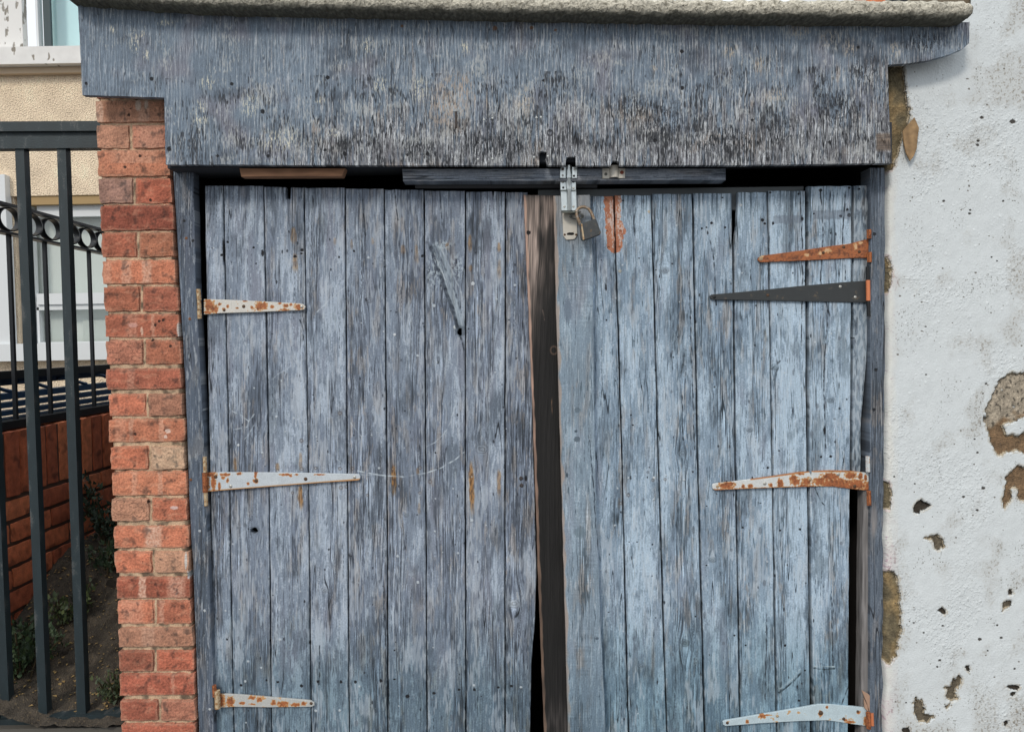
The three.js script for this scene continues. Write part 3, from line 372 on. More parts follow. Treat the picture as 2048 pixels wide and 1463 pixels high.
for (const [X, Y, r] of [[1964, 235, 4], [1957, 282, 3], [1956, 290, 3.5], [1888, 402, 3], [1941, 420, 2.5], [1940, 427, 3], [2007, 402, 2.5], [1984, 514, 2], [1995, 522, 2], [1852, 653, 2], [1853, 749, 2], [1973, 767, 2.5], [1950, 878, 2], [1956, 905, 2.5], [1830, 967, 2], [2026, 243, 6], [1967, 976, 4], [1928, 993, 3], [1955, 1020, 3], [1828, 1245, 2.2], [1995, 1250, 2.5], [1976, 1301, 2], [2003, 1275, 3], [1880, 1320, 3], [1875, 1333, 2.5], [1813, 1405, 2], [2030, 1337, 2.5], [2012, 1444, 4], [1960, 1278, 4], [1789, 953, 2], [1886, 1251, 2.5], [1848, 1265, 2]]) wall.dot(X, Y, r, [52, 48, 44], -0.0025, 0.9, r * 0.7);
for (const [X, Y, r] of specks) wall.dot(X, Y, r, [96, 90, 82], -0.0012, 0.75, r * 0.8);
{ const r = rng(31); for (let i = 0; i < 130; i++) wall.dot(1800 + r() * 260, 190 + r() * 640, 1.2 + r() * 2, [224, 231, 234], 0.0014, 0.5); }
const wallMat = wall.material({ roughness: 0.92 });
{
  const t = thing('rendered_wall', 'white painted rough render wall with brown bare patches right of the doors', 'wall', [1.35, 0, 0.03]);
  const nx = 230, ny = 700, pos = [], idx = [], ids = new Map(), o = [0, 0], x0 = wall.wx0, x1 = wall.wx1, y0 = 0, y1 = 2.75;
  const topLeft = P(1942, 30, 0.04);
  const edgeAt = (y) => { let x = 1.05; for (let k = 0; k < 3; k++) { proj(x, y, 0.04, o); x = P(lut([[120, 1777], [350, 1777], [700, 1777], [1000, 1774], [1463, 1771], [1800, 1769]], o[1]) + 3 * N(o[1] * 0.02, 4), o[1], 0.04).x; } return x; };
  const xe = [], at = (i, j) => { const y = y0 + (j / ny) * (y1 - y0); xe[j] ??= edgeAt(y); return [i <= 1 ? xe[j] : xe[j] + ((i - 1) / (nx - 1)) ** 1.15 * (x1 - xe[j]), y]; };
  const ok = (x, y) => !(x < topLeft.x && y > topLeft.y);
  const vert = (i, j) => {
    const k = i + j * (nx + 1); if (ids.has(k)) return ids.get(k);
    const [x, y] = at(i, j); proj(x, y, 0.04, o);
    const e = (x - xe[j]) / 0.00138, q = patchAt(o[0], o[1]);
    let z = 0.04 + lump(o[0], o[1]) * 0.5 - (q ? (q.deep ? 0.007 : q.k === 'dark' ? 0.008 : 0.006) : 0); z -= 0.012 * (1 - Math.sqrt(clamp(1 - (1 - clamp(e / 8, 0, 1)) ** 2, 0, 1))); if (i === 0) z = -0.02;
    pos.push(x, y, z); ids.set(k, pos.length / 3 - 1); return pos.length / 3 - 1;
  };
  for (let j = 0; j < ny; j++) for (let i = 0; i < nx; i++) { const [x, y] = at(i + 0.5, j), y2 = y + 0.5 / ny * (y1 - y0); if (!ok(x, y2)) continue; const a = vert(i, j), b = vert(i + 1, j), c = vert(i + 1, j + 1), d = vert(i, j + 1); idx.push(a, b, c, a, c, d); }
  const g = new THREE.BufferGeometry(); g.setAttribute('position', new THREE.BufferAttribute(new Float32Array(pos), 3)); g.setIndex(idx); wall.uv(g); g.computeVertexNormals();
  obj('render_coat', g, wallMat, t);
  obj('masonry', [box(topLeft.x, 2.6, 0, 2.9, -0.3, 0.008), box(1.09, topLeft.x - 0.002, 0, 2.18, -0.3, 0.008)], plain(0.5, 0.45, 0.38, 0.95), t);
  // the flake of render that hangs off the edge
  const fl = swatch(64, 0.2, (x, y, c) => { const n = fbm(x * 0.05, y * 0.05, 3); c[0] = 146 * (1 + 0.3 * n); c[1] = 120 * (1 + 0.3 * n); c[2] = 88 * (1 + 0.3 * n); c[3] = 0.001 * n; });
  const fg = plate([[1830, 234], [1839, 256], [1836, 275], [1834, 296], [1828, 312], [1820, 322], [1812, 305], [1808, 285], [1806, 262], [1816, 250]], 0.056, 0.004, 0.001); { const p = fg.attributes.position; for (let i = 0; i < p.count; i++) p.setZ(i, p.getZ(i) + 0.018 * (P(1820, 234, 0.1).y - p.getY(i)) * 1.2); } fg.computeVertexNormals();
  obj('loose_flake', fg, fl, t, 'curled tan flake of render hanging at the edge');
}

// ---------------------------------------------------------------- brick pier
const rows = [[201, 244], [250, 296], [300, 352], [356, 406], [410, 460], [465, 513], [520, 567], [573, 622], [628, 674], [680, 728], [737, 778], [788, 831], [838, 883], [893, 938], [943, 990], [997, 1041], [1052, 1095], [1103, 1145], [1154, 1196], [1201, 1247], [1255, 1293], [1301, 1342], [1347, 1390], [1400, 1441], [1447, 1490], [1496, 1540], [1546, 1590], [1596, 1640], [1646, 1690], [1696, 1740], [1746, 1775], [150, 195]];
const joints = { 1: 260, 3: 267, 5: 274, 7: 281, 9: 287, 11: 293, 13: 298, 15: 300, 17: 305, 19: 309, 21: 309, 23: 318, 25: 318, 27: 320, 29: 322 };
const pierL = [[200, 189], [400, 196], [600, 206], [800, 213], [1000, 222], [1170, 230], [1463, 241], [1780, 252]], pierR = [[200, 334], [300, 341], [350, 342], [450, 348], [550, 354], [680, 361], [800, 366], [900, 371], [1000, 376], [1150, 382], [1280, 387], [1400, 391], [1780, 404]];
const PZ = 0.028, bricks = [], rbk = rng(42);
rows.forEach(([a, b], i) => { const m = (a + b) / 2, l = lut(pierL, m), r = lut(pierR, m), j = joints[i]; const add = (x0, x1) => bricks.push({ x0, x1, y0: a, y1: b, row: i, s: rbk(), t: rbk() }); if (j) { add(l + rbk() * 3, j - 3.5); add(j + 4, r - rbk() * 4); } else add(l + rbk() * 3, r - rbk() * 4); });
const brickCol = (b) => { const s = b.s; let c = s < 0.3 ? [182, 102, 75] : s < 0.55 ? [190, 114, 83] : s < 0.8 ? [164, 88, 66] : [186, 124, 97]; if (b.row === 13 && b.x0 > 290) c = [206, 168, 136]; if (b.row === 3 && b.x0 < 220) c = [150, 112, 98]; if (b.row === 1) c = [198, 136, 108]; if (b.row === 2) c = [204, 132, 98]; if (b.row === 13 && b.x0 < 250) c = [220, 128, 92]; if (b.row === 17 && b.x0 > 290) c = [178, 124, 98]; return c; };
const bands = [[522, 567, 252, 12, 0.55], [522, 567, 293, 11, 0.7], [522, 567, 214, 10, 0.4], [628, 674, 305, 4, 0.5], [628, 674, 262, 14, 0.3], [737, 778, 262, 9, 0.35], [838, 883, 262, 5, 0.5], [838, 883, 322, 6, 0.5], [838, 883, 240, 14, 0.25], [943, 990, 268, 6, 0.4], [943, 990, 320, 5, 0.5], [1052, 1095, 306, 20, 0.9], [1154, 1196, 284, 9, 0.9], [1154, 1196, 352, 22, 0.65], [1201, 1247, 322, 6, 0.5], [1201, 1247, 262, 30, 0.35], [1255, 1293, 296, 16, 0.4], [1347, 1390, 346, 4, 0.4], [201, 244, 198, 9, 0.9], [201, 244, 287, 14, 0.5], [250, 296, 300, 30, 0.3], [300, 326, 270, 60, 0.35]];
const pier = new Sheet(180, 190, 410, 1780, PZ, 512, 2048);
pier.fill((X, Y, c) => {
  let b = null; const jx = 1.6 * N(X * 0.08, Y * 0.08), jy = 1.6 * N(X * 0.08 + 40, Y * 0.08); for (const q of bricks) if (Y > q.y0 - 1 + jy && Y < q.y1 + 1 + jy && X > q.x0 - 1.5 + jx && X < q.x1 + 1.5 + jx) { b = q; break; }
  const n = fbm(X * 0.07, Y * 0.07, 3), f = N(X * 0.5, Y * 0.5), s = N(X * 0.22, Y * 0.22);
  if (!b) { const v = 1 + 0.2 * n + 0.12 * f; c[0] = 192 * v; c[1] = 166 * v; c[2] = 138 * v; const dk = 0.75 * sst(0.0, 0.45, fbm(X * 0.05 + 8, Y * 0.05 + 3, 2) + 0.25 * sst(340, 390, X)); for (let k = 0; k < 3; k++) c[k] *= 1 - dk * 0.6; c[3] = 0.0008 * n + 0.0006 * f; return; }
  const base = brickCol(b).map((k, i) => k * (0.88 + 0.24 * b.t) * (i === 0 ? 1 : 0.94 + 0.12 * ((b.s * 7) % 1))), e = Math.min(X - b.x0, b.x1 - X, Y - b.y0, b.y1 - Y), v = 1 + 0.22 * fbm(X * 0.03 + b.s * 99, Y * 0.05, 3) + 0.12 * f + 0.12 * s;
  let r = base[0] * v, g = base[1] * v, bl = base[2] * v;
  for (const [y0, y1, x, w, a] of bands) if (Y > y0 && Y < y1) { const m = a * (1 - sst(0.5, 1.1, Math.abs(X - x + 3 * N(X * 0.1, Y * 0.1)) / w)) * clamp(0.75 + 0.5 * s, 0, 1); r = mix(r, 222, m); g = mix(g, 182, m); bl = mix(bl, 158, m); }
  const pale = 0.5 * sst(0.05, 0.5, fbm(X * 0.04 + b.t * 50, Y * 0.09, 3)); r = mix(r, 218, pale * 0.7); g = mix(g, 158, pale * 0.7); bl = mix(bl, 126, pale * 0.7);
  const gm = 0.7 * sst(0.1, 0.55, fbm(X * 0.05 + 77, Y * 0.05 + b.s * 20, 3)); r *= 1 - 0.5 * gm; g *= 1 - 0.45 * gm; bl *= 1 - 0.4 * gm;
  const rim = 0.35 * (1 - sst(1, 5, e + 2 * s)); r = mix(r, 190, rim); g = mix(g, 150, rim); bl = mix(bl, 124, rim);
  const pit = 0.8 * sst(0.74, 0.95, N(X * 0.17 + 3, Y * 0.2 + b.s * 40) + 0.3 * f + 0.35 * fbm(X * 0.03, Y * 0.03 + b.t * 9, 2)); r = mix(r, 70, pit * 0.75); g = mix(g, 46, pit * 0.75); bl = mix(bl, 38, pit * 0.75);
  const cr = (b.row === 9 && X < 290) || (b.row === 15 && X < 300), ck = cr ? sst(0.94, 0.99, 1 - Math.abs(N(X * 0.05 + b.s * 30, Y * 0.07)) * 1.8) : 0; r = mix(r, 70, ck * 0.5); g = mix(g, 42, ck * 0.5); bl = mix(bl, 34, ck * 0.5);
  { const L = 0.35 * r + 0.5 * g + 0.15 * bl; r = mix(r, L, 0.14); g = mix(g, L, 0.14); bl = mix(bl, L, 0.14); }
  c[0] = r; c[1] = g; c[2] = bl; c[3] = 0.0012 * n + 0.0008 * s + 0.0005 * f - 0.0015 * pit - 0.002 * ck;
});
for (const [X, Y, rx, ry, c] of [[276, 210, 6, 12, [228, 214, 200]], [292, 208, 4, 10, [224, 210, 196]], [335, 862, 6, 5, [230, 214, 204]], [330, 873, 4, 4, [230, 214, 204]], [348, 1015, 9, 4, [214, 200, 200]], [283, 662, 3, 10, [224, 196, 176]], [356, 660, 4, 16, [198, 206, 206]], [372, 1120, 3, 18, [196, 204, 206]], [376, 1150, 3, 10, [190, 204, 214]], [265, 650, 10, 5, [206, 160, 150]]]) pier.dot(X, Y, rx, c, 0.0005, 0.75, ry);
for (const [X, Y] of [[250, 334], [258, 230], [280, 312], [318, 642], [326, 640], [310, 650], [340, 692], [304, 680], [270, 868], [300, 400], [296, 1003]]) pier.dot(X, Y, 3, [52, 34, 28], -0.002, 0.9);
const pierMat = pier.material({ roughness: 0.93 });
function brickGeo(x0, x1, y0, y1, zf, d, seed, seg = [12, 5, 3], r = 0.0036) {
  const w = x1 - x0, h = y1 - y0, g = new THREE.BoxGeometry(w, h, d, ...seg), p = g.attributes.position, v = new THREE.Vector3(), q = new THREE.Vector3(), hx = w / 2, hy = h / 2, hz = d / 2;
  for (let i = 0; i < p.count; i++) {
    v.fromBufferAttribute(p, i); q.set(clamp(v.x, -hx + r, hx - r), clamp(v.y, -hy + r, hy - r), clamp(v.z, -hz + r, hz - r)); const dd = v.clone().sub(q); if (dd.lengthSq() > 0) v.copy(q).addScaledVector(dd.normalize(), r);
    const n = 0.0022 * N(v.x * 45 + seed * 71, v.y * 45 + v.z * 30 + seed * 13), m = 0.0016 * N(v.x * 30 + seed * 9, v.y * 60 + seed * 37);
    v.x += n * (Math.abs(v.x) > hx - r * 1.5 ? 1.7 : 0.2); v.y += m * 1.8; v.z += 0.0022 * N(v.x * 22 + seed * 5, v.y * 30 + seed * 19); p.setXYZ(i, v.x + (x0 + x1) / 2, v.y + (y0 + y1) / 2, v.z + zf - d / 2);
  }
  g.computeVertexNormals(); return g;
}
{
  const c0 = P(290, 1769, PZ), t = thing('brick_pier', 'narrow red brick pier left of the blue doors with sandy mortar', 'brick pier', [c0.x, 0, 0]);
  for (const b of bricks) {
    const a = P(b.x0, (b.y0 + b.y1) / 2, PZ), e = P(b.x1, (b.y0 + b.y1) / 2, PZ), top = P((b.x0 + b.x1) / 2, b.y0, PZ), bot = P((b.x0 + b.x1) / 2, b.y1, PZ);
    obj('brick', pier.uv(brickGeo(a.x, e.x, Math.max(0.004, bot.y), top.y, PZ + (b.s - 0.5) * 0.004, 0.1, b.t * 10)), pierMat, t);
  }
  // recessed, uneven mortar
  const nx = 26, ny = 240, g = new THREE.PlaneGeometry(1, 1, nx, ny), p = g.attributes.position, o = [0, 0], yb = 0.002, yt = P(260, 152, PZ).y;
  for (let i = 0; i < p.count; i++) { const v = p.getY(i) + 0.5, y = mix(yb, yt, v); proj(-1.05, y, PZ, o); const py = o[1], l = P(lut(pierL, py) + 1.5, py, PZ).x, r = P(lut(pierR, py) - 1.5, py, PZ).x, u = p.getX(i) + 0.5, x = mix(l, r, u); const ed = (u < 0.01 || u > 0.99) ? -0.09 : 0; p.setXYZ(i, x, y, PZ - 0.0055 + 0.002 * N(x * 60, y * 60) + 0.0015 * N(x * 17, y * 17) + ed); }
  g.computeVertexNormals(); obj('mortar', pier.uv(g), pierMat, t);
}

// ---------------------------------------------------------------- fascia, coping
{
  const t = thing('fascia_board', 'wide weathered plywood fascia with flaking blue grey paint above the doors', 'fascia', [0.05, 2.0, 0.1]);
  const wob = (pts, amp) => { const r = []; for (let i = 0; i < pts.length; i++) { const [x0, y0] = pts[i], [x1, y1] = pts[(i + 1) % pts.length], L = Math.hypot(x1 - x0, y1 - y0), n = Math.max(1, Math.round(L / 14)); for (let k = 0; k < n; k++) { const u = k / n, x = mix(x0, x1, u), y = mix(y0, y1, u); r.push(k ? [x + amp * N(x * 0.09, y * 0.09), y + amp * N(x * 0.11 + 50, y * 0.11)] : [x, y]); } } return r; };
  obj('panel', plate(wob([[155, 8], [975.2, 26], [975.2, 331], [331, 329], [328, 195], [164, 190]], 0.8), 0.10, 0.018, 0.0004, fascia), fasciaMat, t);
  obj('panel', plate(wob([[975.6, 26], [1078.2, 30], [1078.4, 331], [975.6, 331]], 0.0), 0.0992, 0.018, 0.0004, fascia), fasciaMat, t);
  obj('panel', plate(wob([[1078.7, 28], [1940, 44], [1939, 86], [1926, 98], [1902, 108], [1855, 121], [1815, 127], [1776, 129], [1778, 200], [1781, 265], [1784, 326], [1500, 330], [1240, 331], [1236, 322], [1226, 321], [1221, 331], [1153, 331], [1151, 313], [1133, 314], [1131, 331], [1095, 331], [1091, 318], [1094, 304], [1081, 302], [1079, 310]], 1.0), 0.10, 0.018, 0.0004, fascia), fasciaMat, t);
  const nm = plain(0.72, 0.74, 0.74, 0.45, 0.3); for (const [X, Y] of [[968, 239], [985, 236], [1073, 235], [1082, 234], [985, 317], [1068, 314], [1096, 312], [956, 318]]) obj('nail_head', head(X, Y, 0.1, 0.0032), nm, t);
}
const cop = new Sheet(110, -60, 1960, 115, 0.17, 2048, 256);
cop.fill((X, Y, c) => {
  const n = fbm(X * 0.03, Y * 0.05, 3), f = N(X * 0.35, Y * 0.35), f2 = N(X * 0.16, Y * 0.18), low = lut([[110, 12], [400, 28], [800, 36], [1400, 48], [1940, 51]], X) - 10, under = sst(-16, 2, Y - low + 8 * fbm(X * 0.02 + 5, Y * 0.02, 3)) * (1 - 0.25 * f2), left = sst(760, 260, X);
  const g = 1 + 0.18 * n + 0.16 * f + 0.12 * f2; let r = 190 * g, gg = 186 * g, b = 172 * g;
  r = mix(r, 72, under * 0.8); gg = mix(gg, 72, under * 0.8); b = mix(b, 64, under * 0.8);  // underside's shade, along with its mossy dark, mixed into the colour
  const moss = 0.5 * left * sst(-0.2, 0.4, n); r = mix(r, 104, moss); gg = mix(gg, 106, moss); b = mix(b, 92, moss);
  const lich = sst(0.35, 0.6, N(X * 0.11, Y * 0.13) + 0.4 * f); r = mix(r, 88, lich * 0.5); gg = mix(gg, 84, lich * 0.5); b = mix(b, 72, lich * 0.5);
  const ck = sst(0.95, 0.99, 1 - Math.abs(N(X * 0.03 + 9, Y * 0.06)) * 2) * 0.7; r = mix(r, 60, ck); gg = mix(gg, 56, ck); b = mix(b, 50, ck);
  c[0] = r; c[1] = gg; c[2] = b; c[3] = 0.0012 * f2 + 0.0009 * f - 0.002 * ck;
});
{
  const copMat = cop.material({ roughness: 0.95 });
  // rounded bull-nose section swept along the roof edge, rough
  const n = 260, prof = []; for (let k = 0; k <= 20; k++) { const a = -Math.PI / 2 + Math.PI * k / 20; prof.push([Math.cos(a), Math.sin(a)]); }
  const pos = [], idx = [], low = (X) => lut([[128, 8], [400, 27.5], [800, 36], [1400, 47.5], [1940, 51]], X) - 10;
  const xs = []; for (let i = 0; i <= n; i++) xs.push(mix(128, 1941, i / n));
  const sec = prof.length + 2;
  xs.forEach((X, i) => {
    const pb = P(X, low(X), 0.145), yb = pb.y, H = 0.0455, e = Math.min(i, n - i) / 3, sh = i === 0 || i === n ? 0.55 : e < 1 ? 0.85 : 1;
    const push = (y, z) => { const k = 0.0035 * N(X * 0.045, y * 90 + z * 60) + 0.0018 * N(X * 0.16, y * 200 + z * 150); pos.push(pb.x, y + k, z + k); };
    push(yb + 0.004, -0.05); for (const [c, s] of prof) push(yb + H / 2 + s * H / 2 * sh, 0.142 + Math.pow(Math.max(0, c), 0.75) * 0.028 * sh); push(yb + H + 0.012, -0.05);
  });
  for (let i = 0; i < n; i++) for (let k = 0; k < sec - 1; k++) { const a = i * sec + k, b = a + sec; idx.push(a, b, b + 1, a, b + 1, a + 1); }
  for (let i of [0, n]) { const a = i * sec; for (let k = 1; k < sec - 1; k++) i ? idx.push(a, a + k, a + k + 1) : idx.push(a, a + k + 1, a + k); }
  const g = new THREE.BufferGeometry(); g.setAttribute('position', new THREE.BufferAttribute(new Float32Array(pos), 3)); g.setIndex(idx); cop.uv(g); { const u = g.attributes.uv; for (let i = 0; i <= n; i++) for (let k = 0; k < sec; k++) { const X = xs[i], y = P(X, low(X), 0.145).y + (k <= 1 ? (k ? -0.02 : -0.09) : -0.02 + (k - 1) / 20 * 0.075); u.setY(i * sec + k, (y - cop.wy0) / (cop.wy1 - cop.wy0)); } } g.computeVertexNormals();
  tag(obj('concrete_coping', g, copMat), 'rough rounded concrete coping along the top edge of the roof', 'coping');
}

// ---------------------------------------------------------------- door frame
const frame1 = new Sheet(335, 330, 440, 1775, 0.03, 192, 2048).fill((X, Y, c) => { wood(X, Y, { off: 300, wear: 0.15, tone: -0.12, crack: 0 }, PALF, c); const p = 0.55 * sst(0.3, 0.5, N(X * 0.3, Y * 0.03) + 0.3 * N(X * 0.7, Y * 0.2) - 0.08); c[0] = mix(c[0], 176, p); c[1] = mix(c[1], 182, p); c[2] = mix(c[2], 188, p); });
for (const [X, Y, k] of [[376, 637, 1], [369, 475, 1], [396, 1063, 0], [406, 1223, 0], [416, 1421, 0], [404, 820, 0], [378, 960, 1], [365, 440, 2], [382, 480, 2]]) frame1.dot(X, Y, 3, k === 1 ? [120, 74, 44] : k ? [30, 32, 36] : [190, 196, 200], 0.001, 0.9);
for (const [x, y0, y1] of [[385, 690, 745], [392, 760, 800], [374, 700, 745], [410, 1250, 1300]]) frame1.line([[x, y0], [x + 4, y1]], 2, [170, 178, 186], 0.7);
const frame2 = new Sheet(1712, 330, 1785, 1775, 0.03, 160, 2048).fill((X, Y, c) => { wood(X, Y, { off: 340, wear: 0.25, tone: 0.12, crack: 0.1 }, { ...PALF, light: [124, 134, 148], mid: [98, 110, 124] }, c); });
for (const [X, Y] of [[1753, 467], [1756, 740], [1752, 820]]) frame2.dot(X, Y, 3.5, [30, 34, 40], -0.002, 0.95);
frame2.stamp(1752, 1040, 20, 60, (dx, dy, x, y) => { const m = 0.6 * (1 - sst(0.3, 1, Math.hypot(dx / 10, dy / 50))); return [m, 150, 142, 138, 0]; });
const frame3 = new Sheet(795, 330, 1465, 385, 0.06, 1024, 96).fill((X, Y, c) => { wood(Y * 0.9 + 40, X, { off: 360, wear: 0.25, tone: 0.15, crack: 0 }, { ...PALF, light: [150, 158, 170], mid: [124, 133, 146] }, c); });
const dimWood = swatch(128, 0.6, (x, y, c) => { const n = N(x * 0.01, y * 0.16) + 0.5 * N(x * 0.02, y * 0.5); c[0] = 150 * (1 + 0.2 * n); c[1] = 112 * (1 + 0.2 * n); c[2] = 86 * (1 + 0.2 * n); c[3] = 0.0006 * n; });
const stopWood = swatch(128, 0.6, (x, y, c) => { const n = N(x * 0.16, y * 0.01) + 0.5 * N(x * 0.5, y * 0.02); c[0] = 126 * (1 + 0.25 * n); c[1] = 124 * (1 + 0.25 * n); c[2] = 124 * (1 + 0.25 * n); c[3] = 0.0006 * n; });
const darkWood = plain(0.2, 0.22, 0.25, 0.9);
const frame = thing('door_frame', 'dark blue grey timber frame around the pair of doors', 'door frame', [0, 0, 0]);
const wavy = (pts) => { const r = []; for (let i = 1; i < pts.length; i++) { const [x0, y0] = pts[i - 1], [x1, y1] = pts[i], n = Math.max(1, Math.round(Math.abs(y1 - y0) / 24)); for (let k = 0; k < n; k++) { const u = k / n, y = mix(y0, y1, u); r.push([mix(x0, x1, u) + 0.9 * N(y * 0.03, x0 * 0.7) + 0.5 * N(y * 0.13, x0), y]); } } r.push(pts[pts.length - 1]); return r; };
{
  const lp = wavy([[345, 335], [357, 540], [370, 770], [378, 1000], [386, 1150], [397, 1463], [406, 1768]]), rp = wavy([[386, 335], [391, 560], [402, 770], [408, 880], [414, 1050], [424, 1300], [428, 1463], [437, 1768]]);
  obj('post', plate([...lp, ...rp.reverse()], 0.02, 0.04, 0.003, frame1, 2), frame1.material(), frame);
  const m2 = frame2.material();
  const l2 = wavy([[1741, 335], [1741, 700], [1741, 1000], [1741, 1300], [1740, 1463], [1738, 1768]]), r2 = wavy([[1779, 335], [1777, 700], [1775, 1000], [1772, 1300], [1771, 1463], [1769, 1768]]);
  obj('post', plate([...l2, ...r2.reverse()], 0.02, 0.06, 0.003, frame2, 2), m2, frame);
  const l3 = wavy([[1728, 965], [1726, 1200], [1723, 1463], [1718, 1768]]), r3 = wavy([[1745, 965], [1744, 1463], [1742, 1768]]);
  obj('stop_strip', plate([...l3, ...r3.reverse()], 0.005, 0.04, 0.006, null, 3), stopWood, frame);
  obj('head_beam', (() => { const a = P(340, 325, 0.06), b = P(1785, 318, 0.08); return box(a.x, b.x, b.y + 0.01, b.y + 0.1, -0.06, 0.078); })(), darkWood, frame);
  obj('head_rail', plate([[804, 337], [1200, 336.5], [1452, 336], [1452, 360], [1200, 361], [806, 362]], 0.06, 0.05, 0.002, frame3, 2), frame3.material(), frame);
  obj('lower_rail', plate([[830, 360], [1195, 360], [1195, 374], [830, 376]], 0.0, 0.02, 0.001), plain(0.3, 0.31, 0.33, 0.9), frame);
  obj('batten', plate([[478, 336], [690, 336], [684, 352], [482, 353]], 0.07, 0.03, 0.001), dimWood, frame, 'short bare brown batten above the left door');
  // splintered wood at the foot of the right post
  const sp = plain(0.66, 0.54, 0.46, 0.9); for (const q of [[[1724, 1380], [1738, 1388], [1748, 1400], [1750, 1422], [1742, 1430], [1734, 1405]], [[1728, 1395], [1736, 1412], [1738, 1424], [1730, 1416]]]) obj('splinter', plate(q, 0.018, 0.004, 0.001), sp, frame);
}

// ---------------------------------------------------------------- the doors
function boards(parent, seams, tops, bot, zs, tilt, gaps) {
  for (let i = 0; i < seams.length - 1; i++) {
    const gap = 1.1, ga = i ? gaps?.[i] ?? gap : 0, gb = gaps?.[i + 1] ?? gap, cut = gaps && i === 4 ? [[384, 10], [415, 9], [450, 6.5], [480, 2.5], [498, 0]] : [[0, 0]], top = tops[i], pl = [], pr = [], s = i * 3.7 + seams[0][0][1];
    const L = (y) => lut(seams[i], y) + ga + lut(cut, y) + 0.8 * N(y * 0.022, s) + 0.5 * N(y * 0.11, s + 9), Rr = (y) => lut(seams[i + 1], y) - gb + 0.8 * N(y * 0.022, s + 20) + 0.5 * N(y * 0.11, s + 30);
    for (let y = top; y < bot; y += 22) { pl.push([L(y), y]); pr.push([Rr(y), y]); }
    pl.push([L(bot), bot]); pr.push([Rr(bot), bot]);
    const a = pl[0], b = pr[0], up = []; for (let k = 1; k < 8; k++) { const x = mix(a[0], b[0], k / 8); up.push([x, top + 1.2 * N(x * 0.2, s)]); }
    const notch = (parent.notch ?? {})[i]; const outline = [...pl, ...pr.slice().reverse(), ...(notch ?? up.reverse())];
    const g = plate(outline, zs[i], 0.022, 0.0028, door, 2, gaps ? [] : i === 1 ? [[508, 1061, 7, 5.5, 2]] : i === 6 ? [[921, 664, 6.5, 7, 9]] : []), p = g.attributes.position, xc = (P(a[0], 900, 0).x + P(b[0], 900, 0).x) / 2;
    for (let k = 0; k < p.count; k++) p.setZ(k, p.getZ(k) + (p.getX(k) - xc) * tilt[i] + 0.0015 * N(p.getY(k) * 2, s));
    obj('plank', g, doorMat, parent);
  }
}
const doorL = thing('wooden_door', 'left garage door of weathered blue grey vertical planks', 'door', [P(740, 1768, 0).x, 0, 0]);
const doorR = thing('wooden_door', 'right garage door of paler blue planks carrying the slide bolt', 'door', [P(1430, 1768, 0).x, 0, 0]);
doorL.notch = { 2: [[606, 375], [585, 374], [581, 374], [580, 397], [572, 397], [571, 374], [545, 373]], 7: [[1009, 383], [1003, 383], [1002, 392], [1001, 383], [988, 382], [986, 400], [984, 382], [960, 383]] };
boards(doorL, seamsL, topsL, 1762, [0.001, 0, 0.002, 0, 0.0005, 0.001, 0, 0.0015, 0], [0.02, 0, -0.02, 0.02, -0.015, 0.015, 0, -0.02, 0.03]);
